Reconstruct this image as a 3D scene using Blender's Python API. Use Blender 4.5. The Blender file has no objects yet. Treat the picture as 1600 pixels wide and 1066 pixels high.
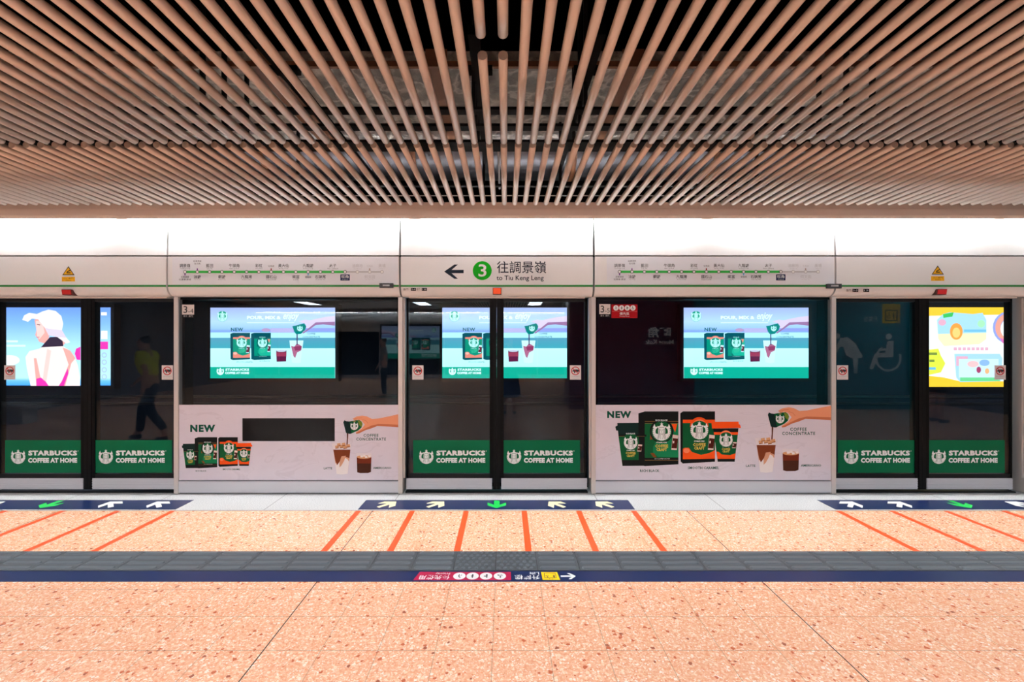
import bpy, bmesh, math, random
from mathutils import Vector
random.seed(7)
SC = bpy.context.scene
COL = SC.collection
PI = math.pi

# ------------------------------------------------------------------ camera, world, exposure
EYE = 1.615                       # eye height
F = 730.0                         # focal length in pixels of the 1600 px frame
UX, VY = 790.0, 533.0             # principal point
cam_d = bpy.data.cameras.new('camera')
cam = bpy.data.objects.new('camera', cam_d)
COL.objects.link(cam)
cam.location = (0, 0, EYE)
cam.rotation_euler = (PI / 2, 0, 0)
cam_d.sensor_width = 36
cam_d.lens = F / 1600 * 36
cam_d.shift_x = (800 - UX) / 1600
cam_d.clip_start = 0.05
SC.camera = cam
w = bpy.data.worlds.new('world')
SC.world = w
w.use_nodes = True
w.node_tree.nodes['Background'].inputs[0].default_value = (0.55, 0.6, 0.7, 1)
w.node_tree.nodes['Background'].inputs[1].default_value = 0.03
SC.view_settings.view_transform = 'Standard'
SC.view_settings.look = 'None'
SC.view_settings.gamma = 1
SC.view_settings.exposure = 0.18
COVE = 250.0                        # radiance of the cove tubes
LUM = 31.0                         # radiance of the platform luminaires

# ------------------------------------------------------------------ materials
def lin(c):
    c = c / 255.0
    return c / 12.92 if c <= 0.04045 else ((c + 0.055) / 1.055) ** 2.4
_m = {}
def M(name, rgb=(128, 128, 128), rough=0.5, metal=0.0, spec=0.5, emit=None):
    if name in _m: return _m[name]
    m = bpy.data.materials.new(name)
    m.use_nodes = True
    b = m.node_tree.nodes['Principled BSDF']
    c = tuple(lin(x) for x in rgb) + (1,)
    b.inputs['Base Color'].default_value = c
    b.inputs['Roughness'].default_value = rough
    b.inputs['Metallic'].default_value = metal
    b.inputs['Specular IOR Level'].default_value = spec
    if emit:
        b.inputs['Emission Color'].default_value = c
        b.inputs['Emission Strength'].default_value = emit
        b.inputs['Base Color'].default_value = (0.01, 0.01, 0.01, 1)
    _m[name] = m
    return m
SCREEN = 1.75
def E(name, rgb, s=None):
    return M('screen ' + name, rgb, 0.4, emit=SCREEN if s is None else s)
class NT:
    def __init__(s, m):
        s.t = m.node_tree; s.n = s.t.nodes; s.l = s.t.links
    def add(s, t, **k):
        n = s.n.new(t)
        for a, v in k.items(): setattr(n, a, v)
        return n
    def val(s, sock, v):
        if hasattr(v, 'is_linked'): s.l.new(v, sock)
        else: sock.default_value = v
    def math(s, op, a, b=None, c=None):
        n = s.add('ShaderNodeMath', operation=op)
        s.val(n.inputs[0], a)
        if b is not None: s.val(n.inputs[1], b)
        if c is not None: s.val(n.inputs[2], c)
        return n.outputs[0]
    def mix(s, fac, a, b):
        n = s.add('ShaderNodeMix', data_type='RGBA')
        s.val(n.inputs[0], fac); s.val(n.inputs[6], a); s.val(n.inputs[7], b)
        return n.outputs[2]
    def ramp(s, fac, stops, interp='LINEAR'):
        n = s.add('ShaderNodeValToRGB')
        n.color_ramp.interpolation = interp
        e = n.color_ramp.elements
        while len(e) < len(stops): e.new(0.5)
        for k, (p, c) in enumerate(stops):
            e[k].position = p
            e[k].color = tuple(lin(x) for x in c) + (1,)
        s.l.new(fac, n.inputs[0])
        return n.outputs[0]
def rgba(c): return tuple(lin(x) for x in c) + (1,)

def terrazzo():
    m = M('salmon terrazzo', (230, 180, 150), 0.22)
    t = NT(m); b = t.n['Principled BSDF']
    co = t.add('ShaderNodeTexCoord').outputs['Object']
    nd = t.add('ShaderNodeTexNoise'); nd.inputs['Scale'].default_value = 70; nd.inputs['Detail'].default_value = 2
    t.l.new(co, nd.inputs['Vector'])
    vm = t.add('ShaderNodeVectorMath', operation='MULTIPLY_ADD'); t.l.new(nd.outputs['Color'], vm.inputs[0]); vm.inputs[1].default_value = (.022, .022, 0); t.l.new(co, vm.inputs[2])
    wob = vm.outputs[0]
    def voro(scale, rnd=1.0):
        v = t.add('ShaderNodeTexVoronoi'); v.inputs['Scale'].default_value = scale; v.inputs['Randomness'].default_value = rnd
        t.l.new(wob, v.inputs['Vector']); return v
    base = (231, 172, 136)
    n = t.add('ShaderNodeTexNoise'); n.inputs['Scale'].default_value = 55; n.inputs['Detail'].default_value = 5
    t.l.new(co, n.inputs['Vector'])
    c = t.mix(t.math('MULTIPLY_ADD', n.outputs[0], 3.0, -1.0), rgba((234, 158, 120)), rgba((246, 197, 162)))
    def chips(c, scale, lo, size, stops):
        v = voro(scale)
        sep = t.add('ShaderNodeSeparateColor'); t.l.new(v.outputs['Color'], sep.inputs[0])
        pick = t.math('GREATER_THAN', sep.outputs[0], lo)
        rad = t.math('MULTIPLY_ADD', sep.outputs[1], size * 0.6, size * 0.45)
        ins = t.math('LESS_THAN', v.outputs['Distance'], rad)
        col = t.ramp(sep.outputs[2], stops, 'CONSTANT')
        return t.mix(t.math('MULTIPLY', pick, ins), c, col)
    c = chips(c, 120, 0.35, 0.55, [(0, (250, 218, 186)), (0.4, (222, 134, 92)), (0.62, (246, 204, 160)), (0.85, (252, 232, 212))])
    c = chips(c, 58, 0.5, 0.46, [(0, (250, 222, 192)), (0.35, (226, 132, 92)), (0.6, (240, 162, 122)), (0.8, (252, 236, 220))])
    c = chips(c, 34, 0.62, 0.38, [(0, (208, 108, 72)), (0.2, (252, 234, 216)), (0.5, (234, 148, 108)), (0.75, (250, 214, 180)), (0.95, (170, 96, 72))])
    # joints
    sx = t.add('ShaderNodeSeparateXYZ'); t.l.new(co, sx.inputs[0])
    def joint(sock, off, pitch, half):
        q = t.math('FRACT', t.math('DIVIDE', t.math('ADD', sock, 50 * pitch - off), pitch))
        d = t.math('MINIMUM', q, t.math('SUBTRACT', 1.0, q))
        return t.math('LESS_THAN', d, half / pitch)
    fx = joint(sx.outputs[0], -0.0685, 0.2985, 0.0013)
    fy = joint(sx.outputs[1], 2.4385, 0.2985, 0.0013)
    th = joint(sx.outputs[0], -1.264, 2.985, 0.0032)
    c = t.mix(t.math('MULTIPLY', t.math('MAXIMUM', fx, fy), 0.75), c, rgba((150, 118, 92)))
    c = t.mix(th, c, rgba((70, 58, 50)))
    t.l.new(c, b.inputs['Base Color'])
    return m
def granite():
    m = M('grey granite', (190, 192, 192), 0.35)
    t = NT(m); b = t.n['Principled BSDF']
    co = t.add('ShaderNodeTexCoord').outputs['Object']
    n = t.add('ShaderNodeTexNoise'); n.inputs['Scale'].default_value = 120; n.inputs['Detail'].default_value = 3
    t.l.new(co, n.inputs['Vector'])
    c = t.ramp(n.outputs[0], [(0.3, (150, 152, 152)), (0.5, (196, 198, 197)), (0.7, (222, 224, 221))])
    sx = t.add('ShaderNodeSeparateXYZ'); t.l.new(co, sx.inputs[0])
    for x in (-5.5, -4.47, -3.5, -2.31, -1.12, 0.93, 2.1, 3.47, 4.46, 5.5):
        d = t.math('LESS_THAN', t.math('ABSOLUTE', t.math('SUBTRACT', sx.outputs[0], x)), 0.003)
        c = t.mix(d, c, rgba((90, 90, 88)))
    t.l.new(c, b.inputs['Base Color'])
    return m
def marble():
    m = M('marble print', (206, 198, 206), 0.3)
    t = NT(m); b = t.n['Principled BSDF']
    co = t.add('ShaderNodeTexCoord').outputs['Object']
    mp = t.add('ShaderNodeMapping'); mp.inputs['Rotation'].default_value = (0, 0.6, 0); mp.inputs['Scale'].default_value = (1.2, 1, 3)
    t.l.new(co, mp.inputs[0])
    n = t.add('ShaderNodeTexNoise'); n.inputs['Scale'].default_value = 1.6; n.inputs['Detail'].default_value = 7; n.inputs['Distortion'].default_value = 0.8
    t.l.new(mp.outputs[0], n.inputs['Vector'])
    c = t.ramp(n.outputs[0], [(0.25, (206, 197, 206)), (0.40, (214, 206, 215)), (0.42, (205, 196, 205)), (0.44, (214, 206, 215)), (0.8, (208, 199, 208))])
    t.l.new(c, b.inputs['Base Color'])
    return m
def brushed(name, rgb, rough, along_x=True, bump=0.0):
    m = M(name, rgb, rough, 0.35)
    t = NT(m); b = t.n['Principled BSDF']
    co = t.add('ShaderNodeTexCoord').outputs['Object']
    mp = t.add('ShaderNodeMapping'); mp.inputs['Scale'].default_value = (1, 1, 90) if along_x else (90, 90, 1)
    t.l.new(co, mp.inputs[0])
    n = t.add('ShaderNodeTexNoise'); n.inputs['Scale'].default_value = 3; n.inputs['Detail'].default_value = 5
    t.l.new(mp.outputs[0], n.inputs['Vector'])
    t.l.new(t.math('MULTIPLY_ADD', n.outputs[0], 0.25, rough - 0.1), b.inputs['Roughness'])
    return m
def foil():
    m = M('crinkled foil', (205, 204, 198), 0.38, 0.5)
    t = NT(m); b = t.n['Principled BSDF']
    co = t.add('ShaderNodeTexCoord').outputs['Object']
    v0 = t.add('ShaderNodeTexNoise'); v0.inputs['Scale'].default_value = 4; v0.inputs['Detail'].default_value = 8; v0.inputs['Distortion'].default_value = 0.3
    t.l.new(co, v0.inputs['Vector'])
    t.l.new(t.ramp(v0.outputs[0], [(0.25, (96, 94, 90)), (0.45, (170, 168, 162)), (0.5, (226, 224, 216)), (0.56, (150, 148, 144)), (0.8, (196, 194, 188))]), b.inputs['Base Color'])  # tonal streaks paint in dirt and the shading of the creases
    v = t.add('ShaderNodeTexNoise'); v.inputs['Scale'].default_value = 9; v.inputs['Detail'].default_value = 8; v.inputs['Roughness'].default_value = 0.65
    t.l.new(co, v.inputs['Vector'])
    bp = t.add('ShaderNodeBump'); bp.inputs['Strength'].default_value = 1.0; bp.inputs['Distance'].default_value = 0.05
    t.l.new(v.outputs[0], bp.inputs['Height']); t.l.new(bp.outputs[0], b.inputs['Normal'])
    return m
def glass(name, tint, ior=1.38):
    m = bpy.data.materials.new(name); m.use_nodes = True
    t = NT(m); t.n.remove(t.n['Principled BSDF'])
    out = t.n['Material Output']
    tr = t.add('ShaderNodeBsdfTransparent'); tr.inputs[0].default_value = tuple(tint) + (1,)
    gl = t.add('ShaderNodeBsdfGlossy'); gl.inputs['Roughness'].default_value = 0.0
    gl.inputs[0].default_value = (0.9, 0.97, 1, 1)
    fr = t.add('ShaderNodeFresnel')
    ge = t.add('ShaderNodeNewGeometry')              # the same real ratio on both faces of the thin pane
    t.l.new(t.math('ADD', ior, t.math('MULTIPLY', ge.outputs['Backfacing'], 1 / ior - ior)), fr.inputs[0])
    mx = t.add('ShaderNodeMixShader')
    t.l.new(fr.outputs[0], mx.inputs[0]); t.l.new(tr.outputs[0], mx.inputs[1]); t.l.new(gl.outputs[0], mx.inputs[2])
    t.l.new(mx.outputs[0], out.inputs[0])
    return m
TERR, GRAN, MARB = terrazzo(), granite(), marble()
ALU = brushed('brushed aluminium', (204, 203, 208), 0.45)
ALUV = M('satin aluminium', (205, 196, 190), 0.42, 0.35)
FOIL = foil()
GLASS = glass('tinted safety glass', (0.80, 0.84, 0.86))
WHITE = M('white enamel', (226, 227, 226), 0.32)
FASC = M('fascia enamel', (214, 200, 192), 0.45)
BAR = M('bar enamel', (196, 178, 164), 0.30, 0.25, spec=1.0)
BLACK = M('black rubber', (6, 6, 7), 0.6, spec=0.1)
DARK = M('dark steel', (16, 16, 18), 0.5, spec=0.2)
CEIL = M('dark void shade', (6, 6, 6), 0.9, spec=0.0)  # near-black colour stands in for the unlit dark of void and track
TUN = M('tunnel wall glow tint', (20, 42, 66), 0.7)  # blue tint imitates the glow around the screens
NAVY = M('navy vinyl', (20, 38, 82), 0.3)
LIMEG = M('line green', (12, 120, 40), 0.4)
INK = M('dark ink', (38, 40, 44), 0.5)
GINK = M('grey ink', (176, 178, 180), 0.5)
SBG = M('deep green print', (0, 98, 62), 0.45, spec=0.12)
SBW = M('white print', (232, 234, 232), 0.4)
def P(name, rgb, rough=0.45): return M('print ' + name, rgb, rough, spec=0.12)

# ------------------------------------------------------------------ mesh building
WL = {}
def wloc(o): return WL.get(o.name, Vector((0, 0, 0)))
def props(o, label=None, cat=None, group=None, kind=None):
    if label: o['label'] = label
    if cat: o['category'] = cat
    if group: o['group'] = group
    if kind: o['kind'] = kind
    return o
def thing(name, loc, label, cat, group=None):
    o = bpy.data.objects.new(name, None)
    o.empty_display_size = 0.1
    COL.objects.link(o)
    o.location = loc
    WL[o.name] = Vector(loc)
    return props(o, label, cat, group)
_tx = {}
def text_geo(s, bold=0.0, res=2, space=1.0, shear=0.0):
    k = (s, bold, res, space, shear)
    if k not in _tx:
        c = bpy.data.curves.new('t', 'FONT'); c.body = s; c.offset = bold; c.resolution_u = res
        c.space_character = space; c.shear = shear; c.align_x = 'LEFT'
        o = bpy.data.objects.new('t', c)
        me = bpy.data.meshes.new_from_object(o)
        vs = [(v.co.x, v.co.y) for v in me.vertices]
        fs = [tuple(p.vertices) for p in me.polygons]
        bpy.data.objects.remove(o); bpy.data.curves.remove(c); bpy.data.meshes.remove(me)
        x0 = min(v[0] for v in vs); x1 = max(v[0] for v in vs); y0 = min(v[1] for v in vs); y1 = max(v[1] for v in vs)
        _tx[k] = ([((x - x0) / (x1 - x0), (y1 - y) / (y1 - y0)) for x, y in vs], fs)
    return _tx[k]
EPS = 0.0005
class Canvas:
    """a flat sheet: (u right, v down) -> a point of the world; n points out of the sheet"""
    def __init__(s, o, U, V, n): s.o, s.U, s.V, s.n = Vector(o), Vector(U), Vector(V), Vector(n).normalized()
    def p(s, u, v, L=0): return s.o + s.U * u + s.V * v + s.n * (EPS * L)
    def sub(s, u0, v0, k, kv=None):
        """a canvas whose (a, b) lands on (u0 + a k, v0 + b kv) of this one"""
        kv = k if kv is None else kv
        return Canvas(s.p(u0, v0), s.U * k, s.V * kv, s.n)
def wallcanvas(Y, off=0.0):
    k = Y / F
    return Canvas((-UX * k, Y - off, EYE + VY * k), (k, 0, 0), (0, 0, -k), (0, -1, 0))
class MB:
    def __init__(s): s.v, s.f, s.fm, s.mats, s.sm, s.n = [], [], [], [], [], 0
    def mi(s, m):
        if m not in s.mats: s.mats.append(m)
        return s.mats.index(m)
    def face(s, pts, m, smooth=False):
        i = len(s.v); s.v += [tuple(p) for p in pts]
        s.f.append(tuple(range(i, i + len(pts)))); s.fm.append(s.mi(m)); s.sm.append(smooth)
    def mesh(s, vs, fs, m, smooth=False):
        i = len(s.v); k = s.mi(m); s.v += [tuple(p) for p in vs]
        for f in fs: s.f.append(tuple(i + q for q in f)); s.fm.append(k); s.sm.append(smooth)
    def box(s, x0, x1, y0, y1, z0, z1, m):
        vs = [(x, y, z) for x in (x0, x1) for y in (y0, y1) for z in (z0, z1)]
        s.mesh(vs, [(0, 1, 3, 2), (4, 6, 7, 5), (0, 4, 5, 1), (2, 3, 7, 6), (0, 2, 6, 4), (1, 5, 7, 3)], m)
    def cyl(s, a, b, r, m, seg=16, r2=None, caps=True):
        a, b = Vector(a), Vector(b); d = (b - a).normalized()
        u = d.orthogonal().normalized(); q = d.cross(u); r2 = r if r2 is None else r2
        vs = [c + (u * math.cos(2 * PI * k / seg) + q * math.sin(2 * PI * k / seg)) * rr for c, rr in ((a, r), (b, r2)) for k in range(seg)]
        s.mesh(vs, [(k, (k + 1) % seg, seg + (k + 1) % seg, seg + k) for k in range(seg)], m, True)
        if caps:
            i = len(s.v) - 2 * seg
            s.f.append(tuple(i + k for k in reversed(range(seg)))); s.fm.append(s.mi(m)); s.sm.append(False)
            s.f.append(tuple(i + seg + k for k in range(seg))); s.fm.append(s.mi(m)); s.sm.append(False)
    def prism(s, prof, x0, x1, m, smooth=False):
        """profile in (y, z), swept along x"""
        n = len(prof)
        vs = [(x, y, z) for x in (x0, x1) for y, z in prof]
        s.mesh(vs, [(k, (k + 1) % n, n + (k + 1) % n, n + k) for k in range(n)], m, smooth)
        i = len(s.v) - 2 * n
        s.f.append(tuple(i + k for k in range(n))); s.fm.append(s.mi(m)); s.sm.append(False)
        s.f.append(tuple(i + n + k for k in reversed(range(n)))); s.fm.append(s.mi(m)); s.sm.append(False)
    # flat drawing on a canvas
    def poly(s, cv, pts, m, L=1):
        s.n += 1; L += 0.016 * (s.n % 50)                    # ink films never share one plane
        s.face([cv.p(u, v, L) for u, v in pts], m)
    def rect(s, cv, u0, v0, u1, v1, m, L=1): s.poly(cv, [(u0, v0), (u0, v1), (u1, v1), (u1, v0)], m, L)
    def disc(s, cv, u, v, r, m, L=1, rv=None, n=24):
        rv = r if rv is None else rv
        s.poly(cv, [(u + r * math.cos(2 * PI * k / n), v - rv * math.sin(2 * PI * k / n)) for k in range(n)], m, L)
    def ring(s, cv, u, v, r0, r1, m, L=1, a0=0, a1=360, n=28):
        for k in range(n):
            t0, t1 = (math.radians(a0 + (a1 - a0) * q / n) for q in (k, k + 1))
            s.poly(cv, [(u + r * math.cos(t), v - r * math.sin(t)) for r, t in ((r0, t0), (r1, t0), (r1, t1), (r0, t1))], m, L)
    def line(s, cv, pts, wd, m, L=1):
        for (a, b), (c, d) in zip(pts, pts[1:]):
            l = math.hypot(c - a, d - b) or 1; nx, ny = -(d - b) / l * wd / 2, (c - a) / l * wd / 2
            s.poly(cv, [(a + nx, b + ny), (a - nx, b - ny), (c - nx, d - ny), (c + nx, d + ny)], m, L)
    def text(s, cv, t, u0, v0, u1, v1, m, L=1, bold=0.0, res=2, space=1.0, shear=0.0):
        vs, fs = text_geo(t, bold, res, space, shear)
        s.mesh([cv.p(u0 + x * (u1 - u0), v0 + y * (v1 - v0), L) for x, y in vs], fs, m)
    def slab(s, cv, u0, v0, u1, v1, t, m):
        """a thin sheet with real thickness t standing on the canvas; its face is at the top"""
        a = [cv.p(u, v) for u, v in ((u0, v0), (u0, v1), (u1, v1), (u1, v0))]
        b = [q + cv.n * t for q in a]
        s.mesh(a + b, [(4, 5, 6, 7), (3, 2, 1, 0), (0, 1, 5, 4), (1, 2, 6, 5), (2, 3, 7, 6), (3, 0, 4, 7)], m)
    def build(s, name, parent=None, recentre=False):
        off = wloc(parent) if parent else Vector((0, 0, 0))
        if recentre and not parent:
            xs, ys, zs = zip(*s.v)
            off = Vector(((min(xs) + max(xs)) / 2, (min(ys) + max(ys)) / 2, min(zs)))
        me = bpy.data.meshes.new(name)
        me.from_pydata([(v[0] - off.x, v[1] - off.y, v[2] - off.z) for v in s.v], [], s.f)
        for m in s.mats: me.materials.append(m)
        me.polygons.foreach_set('material_index', s.fm)
        me.polygons.foreach_set('use_smooth', s.sm)
        me.update()
        o = bpy.data.objects.new(name, me)
        COL.objects.link(o)
        if parent:
            o.parent = parent; WL[o.name] = off
        else:
            o.location = off; WL[o.name] = off
        return o
def part(name, parent, *boxes, label=None):
    mb = MB()
    for b in boxes: mb.box(*b)
    o = mb.build(name, parent)
    if label: o['label'] = label
    return o
def structure(name, mb):
    return props(mb.build(name), kind='structure')
def kids(o): return [c for c in bpy.data.objects if c.parent == o]
def dup(o, loc, label, group=None):
    r = o.copy(); COL.objects.link(r); r.location = loc; r['label'] = label
    if group: r['group'] = group
    for ch in o.children:
        c = ch.copy(); COL.objects.link(c); c.parent = r
        for g in ch.children:
            d = g.copy(); COL.objects.link(d); d.parent = c
    return r
def ordinal(n):
    return {1: 'first', 2: 'second', 3: 'third'}.get(n, '%d%s' % (n, 'th' if 10 < n % 100 < 14 else {1: 'st', 2: 'nd', 3: 'rd'}.get(n % 10, 'th')))

XC = (-4.473, -0.096, 4.459)       # door centres
YP, YD = 4.93, 5.00                # fixed panel face, sliding door face
HALF = 0.970

# ------------------------------------------------------------------ setting
mb = MB(); mb.box(-11, 11, -10.6, 4.44, -0.15, 0, TERR); structure('floor', mb)
mb = MB(); mb.box(-11, 11, 4.455, 5.16, -0.15, 0, GRAN); o = structure('trim_1', mb); o['label'] = 'speckled grey granite edge strip along the screen doors'
mb = MB(); mb.box(-11, 11, 4.44, 4.455, -0.15, 0.001, M('metal lip', (170, 165, 160), 0.4, 0.6)); structure('trim_2', mb)
mb = MB(); mb.box(-11, 11, -11.5, 5.75, 4.3, 4.45, CEIL); structure('ceiling', mb)
mb = MB(); mb.box(-11, 11, 5.6, 5.75, 2.95, 4.3, CEIL); structure('wall_front', mb)
mb = MB(); mb.box(-11, 11, 9.45, 9.6, -1.3, 4.6, TUN); structure('wall_tunnel', mb)
mb = MB(); mb.box(-11, 11, 5.2, 9.45, -1.4, -1.25, CEIL); structure('floor_track', mb)
mb = MB(); mb.box(-11, 11, 5.75, 9.45, 4.45, 4.6, CEIL); structure('ceiling_track', mb)
mb = MB(); mb.box(-11, 11, 5.0, 5.15, -1.4, -0.15, CEIL); structure('wall_platform_edge', mb)
for sgn, nm in ((-1, 'left'), (1, 'right')):
    mb = MB(); x = sgn * 11
    mb.box(min(x, x + sgn * .15), max(x, x + sgn * .15), -11.5, 9.6, -1.4, 4.6, M('end wall tile', (92, 84, 84), 0.5)); structure('wall_' + nm, mb)

# fascia above the cove: profile in (y, z), panels with fine seams
FX = [-10.9, -6.7, -3.63, -1.118, 0.945, 3.41, 6.7, 10.9]
for k in range(len(FX) - 1):
    mb = MB()
    mb.prism([(4.764, 3.03), (4.767, 2.96), (4.780, 2.90), (4.797, 2.8735), (4.808, 2.8735), (4.792, 2.905), (4.781, 2.96), (4.778, 3.03)], FX[k] + 0.0005, FX[k + 1] - 0.0005, FASC)
    structure('trim_%d' % (k + 3), mb)['label'] = 'beige fascia length under the ends of the ceiling bars'

# ------------------------------------------------------------------ header
HX = [(-9.4, -5.56), (-5.56, -3.515), (-3.515, -1.098), (-1.098, 0.917), (0.917, 3.425), (3.425, 5.50), (5.50, 9.4)]
HL = ['white header panel beyond the left doors, past the frame edge', 'white header panel above the left doors with a yellow warning triangle',
      'white header panel with a green line map left of the destination sign', 'white header panel with the arrow and green 3 destination sign',
      'white header panel with a green line map right of the destination sign', 'white header panel above the right doors with a yellow warning triangle',
      'white header panel beyond the right doors, past the frame edge']
lower_prof = [(4.85, 2.492), (4.85, 2.19)] + [(4.85 + 0.105 * (1 - math.cos(t)), 2.19 - 0.108 * math.sin(t)) for t in [PI / 2 * k / 10 for k in range(1, 11)]] + [(5.08, 2.082), (5.08, 2.492)]
upper_prof = [(4.866, 2.888), (4.852, 2.506), (4.90, 2.506), (4.92, 2.888)]
headers = []
for k, (x0, x1) in enumerate(HX):
    h = thing('header_panel', ((x0 + x1) / 2, 4.95, 2.08), HL[k], 'header panel', 'header panels above the screen doors')
    g = 0.009
    mb = MB(); mb.prism(upper_prof, x0 + g, x1 - g, WHITE); mb.build('upper_panel', h)
    mb = MB(); mb.prism(lower_prof, x0 + g, x1 - g, WHITE); mb.build('lower_panel', h)
    part('green_stripe', h, (x0 + g, x1 - g, 4.8475, 4.85, 2.176, 2.197, LIMEG), label='dark green stripe along the lower edge')
    part('backing_frame', h, (x0, x1, 5.083, 5.18, 2.085, 2.95, BLACK), (x0, x1, 4.92, 5.083, 2.47, 2.50, BLACK))
    mb = MB(); mb.prism([(4.870, 2.893), (4.874, 3.03), (4.895, 3.03), (4.895, 2.893)], x0 + g, x1 - g, WHITE); mb.build('cove_reflector', h)
    if k in (1, 3, 5):
        part('head_rail', h, (x0 + .075, x1 - .075, 4.955, 5.08, 2.070, 2.0815, FASC))
    headers.append(h)
HC = wallcanvas(4.8495)            # drawing sheet on the header face (photo pixels)
STN = ['調景嶺|Tiu Keng Leng', '油塘|Yau Tong', '藍田|Lam Tin', '觀塘|Kwun Tong', '牛頭角|Ngau Tau Kok', '九龍灣|Kowloon Bay', '彩虹|Choi Hung',
       '鑽石山|Diamond Hill', '黃大仙|Wong Tai Sin', '樂富|Lok Fu', '九龍塘|Kowloon Tong', '石硤尾|Shek Kip Mei', '太子|Prince Edward', '旺角|Mong Kok',
       '油麻地|Yau Ma Tei', '何文田|Ho Man Tin', '黃埔|Whampoa']
MAPG = M('map green', (30, 178, 56), 0.4)
def line_map(h, u0, step, v):
    root = MB()
    root.slab(HC, u0 - 20, 402.5, u0 + step * 16 + 25, 444.5, 0.001, M('map sheet', (222, 226, 232), 0.35))
    mp = root.build('line_map', h); mp['label'] = 'green railway line map sheet'
    cv = Canvas(HC.p(0, 0, 2.5), HC.U, HC.V, HC.n)
    a = MB(); a.rect(cv, u0, v - 1.9, u0 + 13 * step, v + 1.9, MAPG, 1); a.rect(cv, u0 + 13 * step, v - 1, u0 + 16 * step, v + 1, GINK, 1)
    a.build('route_line', mp)
    for i, s in enumerate(STN):
        zh, en = s.split('|'); u = u0 + i * step
        past = i > 13
        d = MB()
        d.disc(cv, u, v, 2.7, GINK if past else INK, 2); d.disc(cv, u, v, 1.9, SBW, 3)
        ic = {0: (1, (120, 60, 140)), 1: (-1, (120, 60, 140)), 7: (-1, (150, 30, 30)), 10: (1, (90, 170, 220)), 15: (-1, (170, 150, 145))}.get(i)
        if ic:
            q = P('tick %d' % i, ic[1]); d.rect(cv, u - .9, v + ic[0] * 2.5, u + .9, v + ic[0] * 5.5, q, 2)
        d.build('station_marker', mp)
        up = i % 2 == 0
        t = MB(); ink = P('faded', (196, 198, 202)) if past else INK
        n = len(zh); hw = 2.75 * n
        if i == 13:
            t.rect(cv, u - 7.3, v + 4, u + 7.3, v + 13.6, P('station box', (18, 34, 78)), 2); ink = SBW
        z = (v - 12.5, v - 7) if up else (v + 5, v + 10.5)
        e = (v - 6, v - 4.2) if up else (v + 11.3, v + 13)
        if i == 13: z, e = (v + 5, v + 10), (v + 11, v + 12.8)
        t.text(cv, zh, u - hw, z[0], u + hw, z[1], ink, 4, 0.008, 1)
        ew = min(0.62 * len(en), 8.2)
        t.text(cv, en, u - ew, e[0], u + ew, e[1], ink, 4, 0.0, 1)
        sm = {0: (1, '將軍澳綫|往寶琳 康城'), 1: (-1, '將軍澳綫|往北角'), 7: (-1, '屯馬綫'), 10: (1, '東鐵綫'), 15: (-1, '屯馬綫')}.get(i)
        if sm:
            ls = sm[1].split('|'); y = v + 6.5 if sm[0] > 0 else v - 6.6 - 3.9 * (len(ls) + (i == 1))
            for q in ls:
                t2 = MB() if q == ls[0] else t2
                t2.text(cv, q, u - 1.55 * len(q), y, u + 1.55 * len(q), y + 3, ink, 4, 0.0, 1); y += 3.9
        t.build('station_lettering', mp)
        if sm: t2.build('interchange_lettering', mp)
line_map(headers[2], 289.3, 19.23, 425)
line_map(headers[4], 968.0, 19.37, 424.8)
# destination sign
h = headers[3]
cv = Canvas(HC.p(0, 0, 1), HC.U, HC.V, HC.n)
a = MB(); sk = P('sign ink', (24, 34, 48))
a.poly(cv, [(694, 424.5), (710, 413.5), (715.5, 413.5), (705.5, 422), (724.5, 422), (724.5, 427), (705.5, 427), (715.5, 435.8), (710, 435.8)], sk)
a.build('direction_arrow', h)['label'] = 'dark arrow pointing left'
a = MB(); a.disc(cv, 753.5, 423, 14.8, P('platform green', (8, 166, 12)), n=40); a.text(cv, '3', 747.6, 413.2, 760, 432.4, SBW, 2, 0.012, 6); a.build('platform_number', h)['label'] = 'green disc with a white 3'
a = MB(); a.text(cv, '往調景嶺', 776.3, 408.2, 853.5, 427, sk, 1, 0.006, 3); a.text(cv, 'to Tiu Keng Leng', 775.8, 430.6, 849.5, 440.2, sk, 1, 0.012, 3); a.build('destination_lettering', h)
def small_plates(h, us, v):
    c2 = wallcanvas(4.848)
    for u0, u1, t in us:
        a = MB()
        if t is None: a.text(c2, '車門', u0, v - 2, u1, v + 2, P('plate grey', (120, 105, 98)), 1, 0, 1); a.build('plate_lettering', h)
        else:
            a.rect(c2, u0, v - 2.4, u1, v + 2.4, BLACK); a.text(c2, t, u0 + 1, v - 1.4, u1 - 1, v + 1.4, GINK, 2, 0.02, 1); a.build('number_plate', h)
small_plates(headers[3], [(630, 638, None), (642, 650, '3-4'), (651, 656, None), (659, 667, '18')], 452.3)
small_plates(headers[5], [(1322, 1330, None), (1332, 1341, '3-5'), (1349, 1358, '19')], 454)
def sensor(u0, u1, v0, v1, lab):
    k = 4.85 / F
    a = MB(); a.box((u0 - UX) * k, (u1 - UX) * k, 4.82, 4.8474, EYE - (v1 - VY) * k, EYE - (v0 - VY) * k, M('sensor black', (26, 22, 24), 0.35))
    a.box((u0 - UX) * k + .035, (u1 - UX) * k - .035, 4.817, 4.82, EYE - (v0 - VY) * k - .03, EYE - (v0 - VY) * k - .014, GINK)
    props(a.build('door_sensor', recentre=True), lab, 'sensor', 'sensor boxes on the green stripe')
sensor(594, 615, 443.2, 450.2, 'small black sensor box on the green stripe left of the middle doors')
sensor(1290, 1312, 444, 451.2, 'small black sensor box on the green stripe right of the right line map')
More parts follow.
